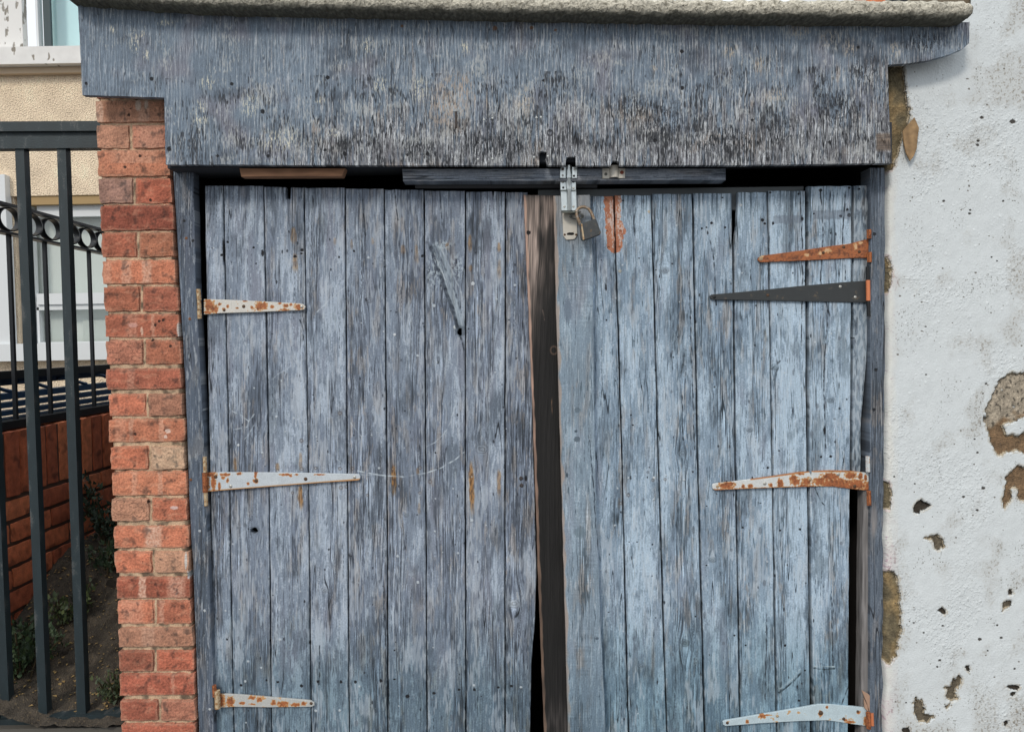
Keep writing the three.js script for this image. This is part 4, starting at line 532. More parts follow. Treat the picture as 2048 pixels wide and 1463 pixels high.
// the fifth plank has lost a strip of its left edge near the top: its own left boundary starts lower
boards(doorR, seamsR, topsR, 1762, [0, 0.001, 0.003, 0.001, 0, 0.002, 0.006], [0.02, 0.01, -0.02, 0.015, 0, -0.02, 0.01], [0, 1.4, 1.4, 1.6, 1.8, 1.3, 3.2, 1.8]);
delete doorL.notch; delete doorR.notch;
{ // narrow edge plank and the ledge behind the right door
  const l = wavy([[1709.5, 371], [1707, 700], [1705, 962]]), r = wavy([[1735, 370], [1737, 480], [1735, 700], [1722, 860], [1721, 962]]);
  obj('plank', plate([...l, ...r.reverse()], 0.003, 0.022, 0.0028, door, 2), doorMat, doorR);
  obj('ledge', plate([[1076, 379], [1300, 376], [1608, 372], [1608, 420], [1076, 420]], -0.024, 0.03, 0.002, frame3), plain(0.42, 0.44, 0.45, 0.9), doorR);
  obj('ledge', [plate([[440, 480], [1040, 485], [1040, 590], [440, 585]], -0.026, 0.025, 0.001), plate([[440, 1330], [1030, 1330], [1030, 1430], [440, 1430]], -0.026, 0.025, 0.001)], darkWood, doorL);
  // cover strip with its worn left edge
  const strip = new Sheet(1095, 380, 1230, 1775, 0.024, 256, 2048).fill((X, Y, c) => {
    wood(X, Y, { off: 410, wear: 0.05, tone: 0.05, crack: -0.2 }, { ...PALR, light: [160, 180, 196], mid: [128, 146, 162], worn: [104, 118, 130] }, c);
    const saw = N(X * 0.02, Y * 0.3) * sst(0, 0.4, N(X * 0.015, Y * 0.01 + 4)); c[0] *= 1 + 0.08 * saw; c[1] *= 1 + 0.08 * saw; c[2] *= 1 + 0.08 * saw;
    const grey = 1 - sst(395, 520, Y + 40 * N(X * 0.03, Y * 0.01)); c[0] = mix(c[0], 140, grey * 0.6); c[1] = mix(c[1], 136, grey * 0.6); c[2] = mix(c[2], 134, grey * 0.6);
    const l0 = lut([[390, 1107], [900, 1121], [1463, 1136], [1770, 1144]], Y), e = 1 - sst(2, 6, X - l0 + 5 * N(X * 0.1, Y * 0.03)); c[0] = mix(c[0], 170, e * 0.7); c[1] = mix(c[1], 150, e * 0.7); c[2] = mix(c[2], 136, e * 0.7); c[3] -= 0.001 * e;
    const damp = sst(1250, 1450, Y) * 0.2; c[0] *= 1 - damp; c[1] *= 1 - damp * 0.8; c[2] *= 1 - damp * 0.7;
  });
  for (const [X, Y, r, ry, c, a] of [[1136, 620, 8, 26, [96, 110, 126], 0.7], [1192, 720, 4.5, 5, [46, 56, 66], 0.9], [1155, 820, 6, 6, [92, 108, 120], 0.8], [1154, 878, 7, 6, [88, 102, 114], 0.9], [1152, 862, 3, 3, [70, 84, 96], 0.9], [1160, 1065, 12, 12, [104, 122, 134], 0.7], [1194, 1276, 4, 3, [70, 84, 98], 0.8], [1140, 545, 2, 2, [60, 66, 74], 0.9], [1134, 950, 2.5, 5, [60, 74, 86], 0.9]]) strip.dot(X, Y, r, c, -0.0008, a, ry);
  strip.line([[1146, 490], [1147, 540]], 1.4, [60, 70, 80], 0.9, -0.001); strip.line([[1187, 470], [1192, 700]], 1.3, [70, 80, 92], 0.7, -0.001); strip.line([[1180, 880], [1189, 1000], [1196, 1100]], 1.6, [44, 56, 68], 0.9, -0.0012); strip.line([[1160, 1230], [1150, 1280]], 3, [176, 188, 198], 0.6);
  const sl = wavy([[1107, 391], [1112, 600], [1121, 900], [1129, 1180], [1136, 1463], [1144, 1768]]), sr = wavy([[1180, 389], [1186, 520], [1189, 800], [1193, 1000], [1202, 1250], [1212, 1463], [1222, 1768]]);
  obj('cover_strip', plate([...sl, ...sr.reverse()], 0.026, 0.025, 0.003, strip, 2), strip.material(), doorR, 'broad cover strip along the meeting edge');
  // dark board on the left door's closing edge
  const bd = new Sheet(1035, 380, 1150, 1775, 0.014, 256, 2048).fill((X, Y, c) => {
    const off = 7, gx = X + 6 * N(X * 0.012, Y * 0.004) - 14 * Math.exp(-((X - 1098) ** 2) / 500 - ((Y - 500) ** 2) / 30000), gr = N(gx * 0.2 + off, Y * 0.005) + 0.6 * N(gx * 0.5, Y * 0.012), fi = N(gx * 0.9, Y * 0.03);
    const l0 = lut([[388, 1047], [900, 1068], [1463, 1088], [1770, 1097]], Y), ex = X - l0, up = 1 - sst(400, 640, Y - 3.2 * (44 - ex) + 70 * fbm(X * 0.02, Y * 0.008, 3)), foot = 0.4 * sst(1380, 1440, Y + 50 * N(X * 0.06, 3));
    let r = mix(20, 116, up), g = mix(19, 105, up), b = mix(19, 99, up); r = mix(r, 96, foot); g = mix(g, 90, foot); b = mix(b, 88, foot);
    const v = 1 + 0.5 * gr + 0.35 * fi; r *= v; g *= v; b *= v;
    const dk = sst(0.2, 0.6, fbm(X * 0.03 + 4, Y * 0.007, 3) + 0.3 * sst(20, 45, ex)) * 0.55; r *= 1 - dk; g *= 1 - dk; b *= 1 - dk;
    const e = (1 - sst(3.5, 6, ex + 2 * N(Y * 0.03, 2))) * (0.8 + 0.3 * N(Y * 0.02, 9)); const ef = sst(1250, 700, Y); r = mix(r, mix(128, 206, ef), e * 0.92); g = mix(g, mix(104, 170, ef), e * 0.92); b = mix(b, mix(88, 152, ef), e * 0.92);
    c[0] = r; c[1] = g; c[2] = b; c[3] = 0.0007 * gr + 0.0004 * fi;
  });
  bd.dot(1057, 465, 4.2, [20, 18, 18], -0.003, 1); bd.line([[1085, 620], [1088, 640]], 1.5, [120, 104, 96], 0.6); bd.stamp(1108, 700, 12, 14, (dx, dy) => { const d = Math.hypot(dx / 7, dy / 8), m = sst(0.6, 0.9, d) * (1 - sst(1, 1.4, d)); return m > 0.02 ? [m * 0.6, 120, 96, 80, 0] : null; }); bd.line([[1104, 795], [1104, 830]], 1.5, [150, 116, 90], 0.6);
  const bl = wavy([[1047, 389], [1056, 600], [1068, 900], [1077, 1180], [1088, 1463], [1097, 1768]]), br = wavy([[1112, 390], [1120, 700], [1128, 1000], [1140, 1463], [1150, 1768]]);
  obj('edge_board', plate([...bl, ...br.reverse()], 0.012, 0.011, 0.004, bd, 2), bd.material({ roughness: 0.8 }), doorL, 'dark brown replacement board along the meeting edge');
}

// ---------------------------------------------------------------- hinges, latch, padlock
function strapTexture(x0, y0, x1, y1, base, rust, o) {   // rust(X, Y) -> 0..1
  const s = new Sheet(x0, y0, x1, y1, 0.006, 512, 128).fill((X, Y, c) => {
    const n = fbm(X * 0.05 + x0, Y * 0.07, 3), f = N(X * 0.4, Y * 0.4), m = clamp(rust(X, Y, n, f), 0, 1), d = 0.75 * sst(-0.3, 0.8, 0.6 * N(X * 0.07 + y0, Y * 0.1) + 0.5 * N(X * 0.2, Y * 0.2) + 0.3 * f), v = 1 + 0.06 * n + 0.05 * f;
    const tn = sst(0, 0.45, m), hv = sst(0.35, 0.95, m); c[0] = mix(mix(base[0] * v, 192, tn), mix(164, 88, d), hv); c[1] = mix(mix(base[1] * v, 146, tn), mix(98, 52, d), hv); c[2] = mix(mix(base[2] * v, 98, tn), mix(58, 34, d), hv); c[3] = 0.0004 * f * m + 0.0002 * n - 0.0003 * m * d;
  });
  const mat = s.material({ roughness: 0.62, metalness: 0 }); return [s, mat];
}
const rustMat = swatch(96, 0.08, (x, y, c) => { const n = fbm(x * 0.12, y * 0.12, 3), d = sst(-0.2, 0.4, n); c[0] = mix(166, 100, d); c[1] = mix(100, 58, d); c[2] = mix(60, 36, d); c[3] = 0.0006 * n; }, { roughness: 0.85 });
const tanMat = swatch(96, 0.08, (x, y, c) => { const n = fbm(x * 0.12 + 9, y * 0.12, 3), d = sst(-0.1, 0.3, n); c[0] = mix(190, 150, d); c[1] = mix(172, 112, d); c[2] = mix(142, 74, d); c[3] = 0.0005 * n; }, { roughness: 0.8 });
const whitePaint = swatch(96, 0.08, (x, y, c) => { const n = fbm(x * 0.1 + 19, y * 0.1, 3), d = sst(0.15, 0.4, n); c[0] = mix(196, 170, d); c[1] = mix(202, 112, d); c[2] = mix(204, 66, d); c[3] = 0.0004 * n; }, { roughness: 0.6 });
const blackIron = plain(0.12, 0.13, 0.14, 0.55, 0.3), screwDark = plain(0.36, 0.28, 0.22, 0.7, 0.4), screwLight = plain(0.7, 0.7, 0.68, 0.4, 0.6), copper = plain(0.82, 0.5, 0.34, 0.55, 0.2);
function hinge(parent, label, strapPts, tex, barrels, screws, z = 0.011) {
  const c = strapPts[0], grp = group('hinge', parent, P(c[0], c[1], 0), label);
  const g = plate(strapPts, z, 0.006, 0.0011, tex[0], 2); obj('strap', g, tex[1], grp);
  for (const [X, y0, y1, r, m] of barrels) { const a = P(X[0], y0, 0.02), b = P(X[1], y1, 0.02); obj('knuckle', metric(rod(a, b, r, 14)), m, grp); }
  for (const [X, Y, m, r = 0.0046] of screws) obj('screw', head(X, Y, z, r, 0.0024), m, grp);
}
const spots = (list, X, Y) => { let m = 0; for (const [x, y, rx, ry] of list) { const d = Math.hypot((X - x) / rx, (Y - y) / ry) + 0.45 * N(X * 0.22, Y * 0.22) + 0.2 * N(X * 0.6, Y * 0.6); m = Math.max(m, 1 - sst(0.45, 1.3, d)); } return m; };
hinge(doorL, 'short white strap hinge spotted with rust on the left door', [[407, 598], [440, 598.5], [520, 602], [598, 606.5], [606, 608], [610.5, 613], [608, 618.5], [600, 620], [520, 623.5], [440, 626], [407, 628.5]],
  strapTexture(400, 590, 618, 636, [206, 204, 198], (X, Y, n, f) => Math.max(0.9 * spots([[420, 612, 11, 12], [430, 618, 8, 8], [440, 608, 4, 3], [456, 613, 3, 4], [520, 612, 9, 9], [530, 612, 6, 8], [545, 613, 4, 3], [572, 611, 6, 4], [560, 606, 4, 3], [582, 609, 4, 3], [598, 614, 8, 6], [449, 619, 4, 3], [490, 602, 5, 2], [416, 602, 7, 4], [416, 624, 7, 4], [475, 616, 3, 2], [505, 614, 3, 3], [570, 619, 9, 2.5]], X, Y), 0.5 * sst(0.3, 0.5, n + 0.3 * f))),
  [[[396, 398], 578, 600, 0.006, tanMat], [[397.5, 398.5], 601, 619, 0.0055, tanMat], [[398, 399], 620, 637, 0.006, tanMat]], [[603, 613, screwLight], [487, 612.5, screwDark, 0.005], [448, 620, screwDark, 0.004]]);
hinge(doorL, 'long pale grey strap hinge with a rusty left end on the left door', [[408, 945], [440, 944], [550, 944.5], [640, 946], [712, 947.5], [718, 948], [720.5, 953], [719, 959], [714, 960.5], [640, 965], [550, 972], [460, 979], [411, 983.5]],
  strapTexture(402, 936, 728, 992, [190, 199, 206], (X, Y, n, f) => Math.max(0.95 * spots([[413, 965, 7, 18], [428, 962, 5, 20], [421, 948, 14, 5], [440, 972, 3, 8], [447, 954, 4, 4], [456, 960, 3, 5], [452, 948, 12, 3], [512, 948, 3, 8], [512, 961, 5, 5], [572, 948, 12, 2.5], [582, 950, 3, 3], [480, 946, 6, 3], [497, 966, 3, 3], [594, 948, 4, 2], [640, 948, 10, 1.6]], X, Y), 0.45 * sst(5.5, 2, Math.abs(Y - lut([[0, 0], [1, 1]], 0) - mix(984, 960, (X - 411) / 305))))),
  [[[409, 410], 913, 944, 0.0055, tanMat], [[409, 410], 945, 984, 0.007, rustMat], [[411, 412], 985, 1011, 0.0055, tanMat]], [[431, 953, screwDark, 0.0055], [512, 961, screwDark, 0.0055], [611, 957.5, screwDark, 0.0055], [461, 972, screwLight, 0.005], [709, 954, screwLight, 0.005]]);
hinge(doorL, 'short grey strap hinge with dark rust at the foot of the left door', [[432, 1389], [450, 1387.5], [480, 1389], [540, 1394], [620, 1400.5], [628, 1405], [628.5, 1410], [623, 1413], [540, 1414], [470, 1413], [436, 1415]],
  strapTexture(424, 1380, 636, 1422, [182, 184, 182], (X, Y, n, f) => Math.max(0.9 * spots([[440, 1400, 14, 14], [462, 1402, 8, 12], [505, 1393, 8, 4], [520, 1397, 6, 6], [548, 1403, 6, 5], [567, 1406, 12, 6], [592, 1407, 10, 4], [608, 1405, 6, 4], [485, 1404, 6, 3], [505, 1406, 6, 2]], X, Y), 0.4 * sst(0.2, 0.5, n))),
  [[[434, 435], 1380, 1416, 0.008, tanMat], [[428, 429], 1370, 1392, 0.006, rustMat]], [[622, 1406, screwDark], [440, 1396, screwDark]]);
hinge(doorR, 'fully rusted brown strap hinge at the top of the right door', [[1742, 478], [1742, 515], [1736, 515], [1690, 516.5], [1620, 520], [1530, 524], [1521, 524], [1516, 520], [1517, 515], [1524, 511], [1600, 501], [1660, 492], [1700, 487], [1730, 479]],
  strapTexture(1510, 470, 1750, 532, [206, 172, 136], (X, Y, n, f) => 1 - 0.9 * spots([[1653, 501, 8, 5], [1640, 507, 5, 4], [1710, 493, 4, 8], [1720, 486, 5, 3], [1612, 510, 5, 4], [1522, 513, 5, 3], [1690, 488, 5, 2]], X, Y)),
  [[[1738.5, 1738.5], 459, 477, 0.0065, rustMat], [[1739.5, 1739.5], 504, 524, 0.0065, rustMat]], [[1522, 517, tanMat, 0.006], [1647, 505, screwDark], [1688, 494, screwDark], [1719, 503, screwDark]]);
hinge(doorR, 'long black strap hinge in the upper half of the right door', [[1734, 561], [1734, 604.5], [1700, 604], [1600, 602], [1500, 600], [1427, 599], [1421, 596.5], [1420, 592], [1424, 588.5], [1500, 582], [1600, 571.5], [1700, 563]],
  strapTexture(1412, 552, 1744, 612, [50, 54, 56], (X, Y, n, f) => 0.14 * sst(0.3, 0.55, n + 0.2 * f)),
  [[[1736.5, 1737], 560, 601, 0.0058, copper], [[1735.5, 1736.5], 533, 560, 0.0052, blackIron], [[1737, 1738], 602, 632, 0.0052, blackIron]], [[1681, 573, screwLight, 0.0045], [1711, 594, screwLight, 0.0045], [1536, 590, screwDark], [1429, 593.5, blackIron, 0.005]]);
hinge(doorR, 'bent white strap hinge heavily rusted at mid height of the right door', [[1742, 946], [1742, 979], [1728, 980], [1700, 977], [1670, 973], [1640, 972], [1622, 973], [1560, 974.5], [1480, 977.5], [1430, 980], [1425.5, 977], [1425, 969], [1429, 966.5], [1470, 962], [1540, 952.5], [1600, 943.5], [1619, 942.5], [1623, 952], [1625, 942], [1660, 940], [1700, 941]],
  strapTexture(1418, 932, 1750, 990, [204, 208, 208], (X, Y, n, f) => Math.max(spots([[1670, 966, 38, 12], [1640, 962, 16, 8], [1660, 952, 20, 8], [1700, 950, 12, 8], [1712, 968, 20, 12], [1735, 972, 10, 10], [1690, 972, 24, 8], [1452, 970, 16, 7], [1458, 967, 12, 5], [1486, 972, 4, 5], [1500, 971, 5, 5], [1540, 969, 4, 4], [1560, 965, 7, 9], [1586, 955, 8, 6], [1590, 962, 10, 8], [1612, 962, 10, 8], [1608, 971, 14, 4], [1720, 952, 4, 10], [1730, 955, 3, 8], [1600, 947, 8, 2]], X, Y), 0.75 * (1 - sst(1.5, 4.5, (X < 1622 ? mix(980, 973.5, (X - 1430) / 190) : mix(973, 981, (X - 1625) / 115)) - Y + 2 * f)), 0.7 * (X > 1500 ? 1 - sst(1, 3, Y - (X < 1625 ? mix(957, 941, (X - 1500) / 120) : 941)) : 0))),
  [[[1736, 1736.5], 912, 943, 0.0062, whitePaint], [[1738, 1738.5], 981, 1010, 0.0062, rustMat]], [[1435, 972.5, tanMat], [1530, 966.5, screwLight, 0.0052], [1621, 958, tanMat], [1677, 948, screwLight, 0.0052], [1710, 972, screwDark, 0.0052]]);
hinge(doorR, 'bent pale blue strap hinge at the foot of the right door', [[1734, 1415], [1737, 1452], [1716, 1449], [1690, 1445], [1655, 1440], [1600, 1441.5], [1520, 1446], [1452, 1451.5], [1447, 1449], [1446, 1443], [1450, 1440.5], [1530, 1427], [1600, 1415], [1638, 1408], [1660, 1408]],
  strapTexture(1438, 1400, 1748, 1460, [184, 202, 210], (X, Y, n, f) => Math.max(0.8 * spots([[1524, 1430, 7, 5], [1494, 1441, 4, 4], [1530, 1428, 12, 2], [1653, 1412, 3, 3], [1640, 1425, 5, 6], [1690, 1438, 4, 3], [1716, 1422, 4, 3], [1733, 1440, 8, 12], [1700, 1442, 10, 3]], X, Y), 0.35 * sst(0.25, 0.5, n))),
  [[[1737, 1738], 1424, 1456, 0.0065, rustMat], [[1744, 1745], 1425, 1450, 0.005, copper]], [[1455, 1445, screwDark], [1555, 1431.5, tanMat], [1642, 1425, screwDark, 0.007], [1716, 1422, screwDark, 0.004], [1688, 1437, screwDark, 0.005]]);
const zinc = swatch(96, 0.08, (x, y, c) => { const n = fbm(x * 0.09 + 3, y * 0.05, 3); const v = 1 + 0.12 * n; c[0] = 205 * v; c[1] = 213 * v; c[2] = 214 * v; c[3] = 0.0002 * n; }, { roughness: 0.28, metalness: 0.8 });
const cream = swatch(96, 0.08, (x, y, c) => { const n = fbm(x * 0.09 + 13, y * 0.09, 3), v = 1 + 0.06 * n, r = sst(0.3, 0.5, n) * 0.4; c[0] = mix(200 * v, 150, r); c[1] = mix(196 * v, 130, r); c[2] = mix(186 * v, 104, r); c[3] = 0.0002 * n; }, { roughness: 0.55, metalness: 0.1 });
{
  const b = group('slide_bolt', doorR, P(1138, 400, 0.026), 'zinc slide bolt with hasp plate near the meeting edge');
  obj('bolt_plate', plate([[1121.5, 379], [1152.5, 379], [1154, 421], [1123, 421]], 0.038, 0.012, 0.0008), zinc, b);
  obj('bracket', plate([[1120, 357], [1152.5, 357], [1152, 380], [1121, 380]], 0.048, 0.018, 0.001), zinc, b);
  obj('barrel', [rod(P(1137.5, 330, 0.062), P(1139, 421, 0.042), 0.0062, 18), rod(P(1137.5, 358, 0.052), P(1138, 378, 0.050), 0.0085, 18), rod(P(1137.5, 331, 0.062), P(1138, 356, 0.060), 0.0078, 18)].map(metric), zinc, b);
  obj('hasp_plate', plate([[1125, 424], [1152.5, 424], [1155, 470], [1149, 478], [1133, 479.5], [1126.5, 471]], 0.0305, 0.004, 0.0008), cream, b);
  obj('slot', plate([[1134, 466], [1138, 464.5], [1147, 464.5], [1149, 468], [1145, 470], [1134, 469.5]], 0.0312, 0.002, 0.0004), plain(0.05, 0.05, 0.05, 0.9), b);
  const fl = P(1122, 422, 0.045), fr = P(1162, 426, 0.045); const fg = new THREE.CylinderGeometry(0.026, 0.026, 0.003, 28); fg.scale(1.05, 1, 0.72); fg.rotateX(0.22); fg.translate((fl.x + fr.x) / 2, fl.y - 0.003, 0.048); obj('flange', metric(fg), plain(0.42, 0.43, 0.4, 0.45, 0.6), b);
  const st = new THREE.TorusGeometry(0.0135, 0.0032, 10, 28); st.scale(1.25, 0.62, 1); st.rotateX(0.5); { const q = P(1153.5, 432, 0.048); st.translate(q.x, q.y, q.z); } obj('staple', st, plain(0.45, 0.46, 0.45, 0.4, 0.7), b);
  for (const [X, Y, z, m] of [[1129, 413, 0.038, screwLight], [1147, 413, 0.038, screwLight], [1126, 364, 0.048, screwLight], [1147, 363, 0.048, blackIron], [1126.5, 375, 0.048, blackIron], [1147, 376, 0.048, screwLight], [1129.5, 469, 0.0305, screwDark], [1152.5, 469, 0.0305, screwDark]]) obj('screw', head(X, Y, z, 0.0034, 0.0014), m, b);
  const k = group('bolt_keeper', frame, P(1138, 345, 0.06), 'zinc keeper plate for the bolt on the head rail');
  obj('keeper_plate', [plate([[1120.5, 333.5], [1131.5, 333.5], [1131.5, 356], [1120, 355.5]], 0.065, 0.005, 0.0006), plate([[1144.5, 333.5], [1154.8, 333.5], [1154, 356], [1144.5, 356]], 0.065, 0.005, 0.0006)], zinc, k);
  for (const [X, Y, m] of [[1126, 338, screwDark], [1125.5, 350.5, screwLight], [1149, 338, screwLight], [1148, 351.5, blackIron]]) obj('screw', head(X, Y, 0.065, 0.0034, 0.0014), m, k);
  const s = group('saddle_bracket', frame, P(1228, 345, 0.06), 'small cream saddle bracket with a rusty screw on the head rail');
  obj('saddle_plate', [plate([[1205, 336], [1220, 336], [1219, 356.5], [1205, 356.5]], 0.064, 0.004, 0.0006), plate([[1236, 336], [1250.5, 336], [1250.5, 356], [1236, 356]], 0.064, 0.004, 0.0006)], cream, s);
  { const a = P(1228, 331, 0.065), c = P(1227.5, 355, 0.065), g = new THREE.CylinderGeometry(0.0125, 0.0125, a.y - c.y, 20, 1, true, Math.PI / 2 * 3, Math.PI), g2 = new THREE.CylinderGeometry(0.0105, 0.0105, a.y - c.y, 20, 1, true, Math.PI / 2 * 3, Math.PI); for (const q of [g, g2]) { q.translate(a.x, (a.y + c.y) / 2, 0.0625); } obj('saddle', [g, g2].map(metric), cream, s); }
  obj('screw', head(1212, 348, 0.064, 0.0045, 0.0015), plain(0.4, 0.4, 0.38, 0.6, 0.4), s); obj('screw', head(1244, 344.5, 0.064, 0.0055, 0.002), plain(0.5, 0.26, 0.2, 0.85), s);
}
{
  const q = P(1180, 460, 0.06), t = thing('padlock', 'old grey padlock with a rusty shackle hanging from the bolt', 'padlock', [q.x, q.y, 0.06]);
  const lockMat = swatch(128, 0.07, (x, y, c) => { const n = fbm(x * 0.08 + 2, y * 0.08, 3), f = N(x * 0.5, y * 0.5), v = 1 + 0.16 * n + 0.08 * f; c[0] = 70 * v; c[1] = 73 * v; c[2] = 75 * v; const r = 0.5 * sst(0.25, 0.5, n); c[0] = mix(c[0], 120, r); c[1] = mix(c[1], 92, r); c[2] = mix(c[2], 66, r); c[3] = 0.0003 * f; }, { roughness: 0.6, metalness: 0.35 });
  obj('body', plate([[1159.5, 447.5], [1163, 446], [1188, 437.5], [1192, 437.5], [1194, 441], [1202, 464], [1201, 468], [1197, 470], [1170, 480], [1165, 480.5], [1162.5, 477]], 0.066, 0.016, 0.0022, null, 3), lockMat, t);
  const pts = [[1161, 450, 0.058], [1157, 440, 0.060], [1153.5, 430, 0.060], [1153.5, 422, 0.059], [1159, 415.5, 0.057], [1168, 413.8, 0.056], [1177, 417.5, 0.056], [1183, 426, 0.057], [1188, 438, 0.058], [1190, 444, 0.058]].map(([x, y, z]) => P(x, y, z)), curve = new THREE.CatmullRomCurve3(pts);
  const shMat = swatch(64, 0.06, (x, y, c) => { const n = fbm(x * 0.1 + 7, y * 0.1, 3), r = sst(-0.5, 0.6, n); c[0] = mix(150, 140, r); c[1] = mix(144, 110, r); c[2] = mix(136, 80, r); c[3] = 0.0003 * n; }, { roughness: 0.5, metalness: 0.5 });
  obj('shackle', metric(new THREE.TubeGeometry(curve, 48, 0.0044, 12)), shMat, t);
  obj('rim', plate([[1162, 447.5], [1164.5, 446.5], [1169.5, 478], [1166, 480]], 0.0668, 0.004, 0.0008), tanMat, t, 'rust brown left rim');
}

// ---------------------------------------------------------------- black metal fence on the left
{
  const ironTex = swatch(128, 0.3, (x, y, c) => { const n = fbm(x * 0.03, y * 0.012, 3), f = N(x * 0.3, y * 0.3), v = 1 + 0.16 * n + 0.08 * f; c[0] = 36 * v; c[1] = 49 * v; c[2] = 54 * v; const ru = sst(0.3, 0.5, n + 0.3 * f) * 0.6; c[0] = mix(c[0], 104, ru); c[1] = mix(c[1], 100, ru); c[2] = mix(c[2], 98, ru); c[3] = 0.0002 * f; }, { roughness: 0.5, metalness: 0.1 });
  const z = -0.05, q = P(100, 1450, z), t = thing('metal_fence', 'dark square bar metal fence between the brick pier and the frame edge', 'fence', [q.x, 0, z]);
  const S = 0.0255;
  const bar = (xt, yt, xb, yb) => { const a = P(xt, yt, z), b = P(xb, yb, z), g = box(0, S, 0, a.y - b.y, -S, 0, [1, 14, 1]), p = g.attributes.position; for (let i = 0; i < p.count; i++) { const v = p.getY(i) / (a.y - b.y); p.setXYZ(i, p.getX(i) + mix(b.x, a.x, v), p.getY(i) + b.y, p.getZ(i) + z - 0.002); } obj('bar', metric(g), ironTex, t); };
  bar(28, 292, 76, 1445); bar(112, 292, 153, 1437); bar(-52, 292, 1, 1450); bar(-136, 292, -76, 1456); bar(-220, 292, -152, 1464);
  const rail = (x0, y0, x1, y1, h, zz, d) => { const a = P(x0, y0, zz), b = P(x1, y1, zz), g = box(0, b.x - a.x, -h, 0, -d, 0), p = g.attributes.position; for (let i = 0; i < p.count; i++) { const u = p.getX(i) / (b.x - a.x); p.setXYZ(i, a.x + p.getX(i), p.getY(i) + mix(a.y, b.y, u), p.getZ(i) + zz); } obj('rail', metric(g), ironTex, t); };
  rail(-260, 244, 200, 241.5, 0.028, z, 0.03); rail(-260, 276, 200, 272, 0.033, z + 0.004, 0.034); rail(-260, 262, 200, 259, 0.022, z - 0.012, 0.014); rail(-260, 1452, 240, 1426, 0.045, z + 0.006, 0.05);
}

// ---------------------------------------------------------------- garden behind the fence: soil, low brick wall, ring railing, plants
const GXW = -1.65;                                      // the face of the low garden wall
const wallTop0 = PX(0, 866, GXW), soilY = (x, z) => 0.455 + 0.30 * sst(0.02, -0.75, z) + 0.06 * sst(-1.3, -1.65, x) + 0.014 * N(x * 6, z * 6) + 0.008 * N(x * 22, z * 22) + 0.006 * N(x * 60, z * 60);
const soilMat = swatch(512, 0.9, (x, y, c) => { const n = fbm(x * 0.03, y * 0.03, 4), f = N(x * 0.35, y * 0.35), v = 1 + 0.4 * n + 0.25 * f; c[0] = 66 * v; c[1] = 60 * v; c[2] = 52 * v; const p = sst(0.45, 0.6, N(x * 0.16 + 5, y * 0.16)); c[0] = mix(c[0], 122, p * 0.5); c[1] = mix(c[1], 106, p * 0.5); c[2] = mix(c[2], 80, p * 0.5); c[3] = 0.004 * n + 0.002 * f; }, { roughness: 1 });
{ const g = new THREE.PlaneGeometry(1.9, 2.75, 190, 275); g.rotateX(-Math.PI / 2); g.translate(-2.0, 0, -1.375); const p = g.attributes.position; for (let i = 0; i < p.count; i++) p.setY(i, soilY(p.getX(i), p.getZ(i))); g.computeVertexNormals(); struct('garden_soil', metric(g), soilMat); struct('plinth', box(-3.2, -1.05, 0.0, 0.44, -0.1, -0.02), plain(0.35, 0.34, 0.32, 0.95)); }
const gbTex = swatch(256, 0.5, (x, y, c) => { const n = fbm(x * 0.03, y * 0.03, 4), f = N(x * 0.3, y * 0.3), v = 1 + 0.22 * n + 0.1 * f; c[0] = 206 * v; c[1] = 118 * v; c[2] = 80 * v; const s = 0.5 * sst(0.15, 0.5, fbm(x * 0.015 + 9, y * 0.015, 3)); for (let k = 0; k < 3; k++) c[k] *= 1 - s * 0.6; c[3] = 0.0012 * n + 0.0006 * f; }, { roughness: 0.95 });
const gbVar = [1, 0.84, 0.7, 1.08].map((v, i) => { const m = gbTex.clone(); m.color = new THREE.Color(v, v * [1, 0.95, 0.9, 1.08][i], v * [1, 0.95, 0.95, 1.1][i]); return m; });
{
  const t = thing('garden_wall', 'low red brick garden wall with an upright top course behind the fence', 'wall', [GXW, 0.6, -0.9]), r = rng(8);
  const top = wallTop0.y, mort = plain(0.34, 0.28, 0.24, 0.95);
  obj('core', box(GXW - 0.21, GXW - 0.008, 0.35, top - 0.006, -2.72, -0.12), mort, t);
  const side = (z0, z1, y0, y1) => { const g = brickGeo(z0, z1, y0, y1, 0, 0.1, r() * 50, [6, 4, 2], 0.005); g.rotateY(Math.PI / 2); /* local x -> -z */ const p = g.attributes.position; for (let i = 0; i < p.count; i++) p.setZ(i, -p.getZ(i)); g.index.array.reverse(); g.translate(GXW + (r() - 0.5) * 0.006, 0, 0); g.computeVertexNormals(); const uvO = r() * 3; metric(g); const u = g.attributes.uv; for (let i = 0; i < u.count; i++) u.setXY(i, u.getX(i) + uvO, u.getY(i) + uvO * 0.37); obj('brick', g, gbVar[Math.floor(r() * 4)], t); };
  for (let z = -1.5, i = 0; z < -0.16; z += 0.075, i++) side(z, z + 0.065, top - 0.215, top - r() * 0.004);
  for (let k = 0; k < 7; k++) { const yb = top - 0.215 - 0.011 - (k + 1) * 0.075 + 0.01; for (let z = -1.55 + (k % 2) * 0.1125; z < -0.16; z += 0.225) side(z, z + 0.214, yb, yb + 0.064); }
}
const iron = plain(0.1, 0.12, 0.14, 0.42, 0.2), ironBlue = plain(0.16, 0.29, 0.42, 0.35, 0.2);
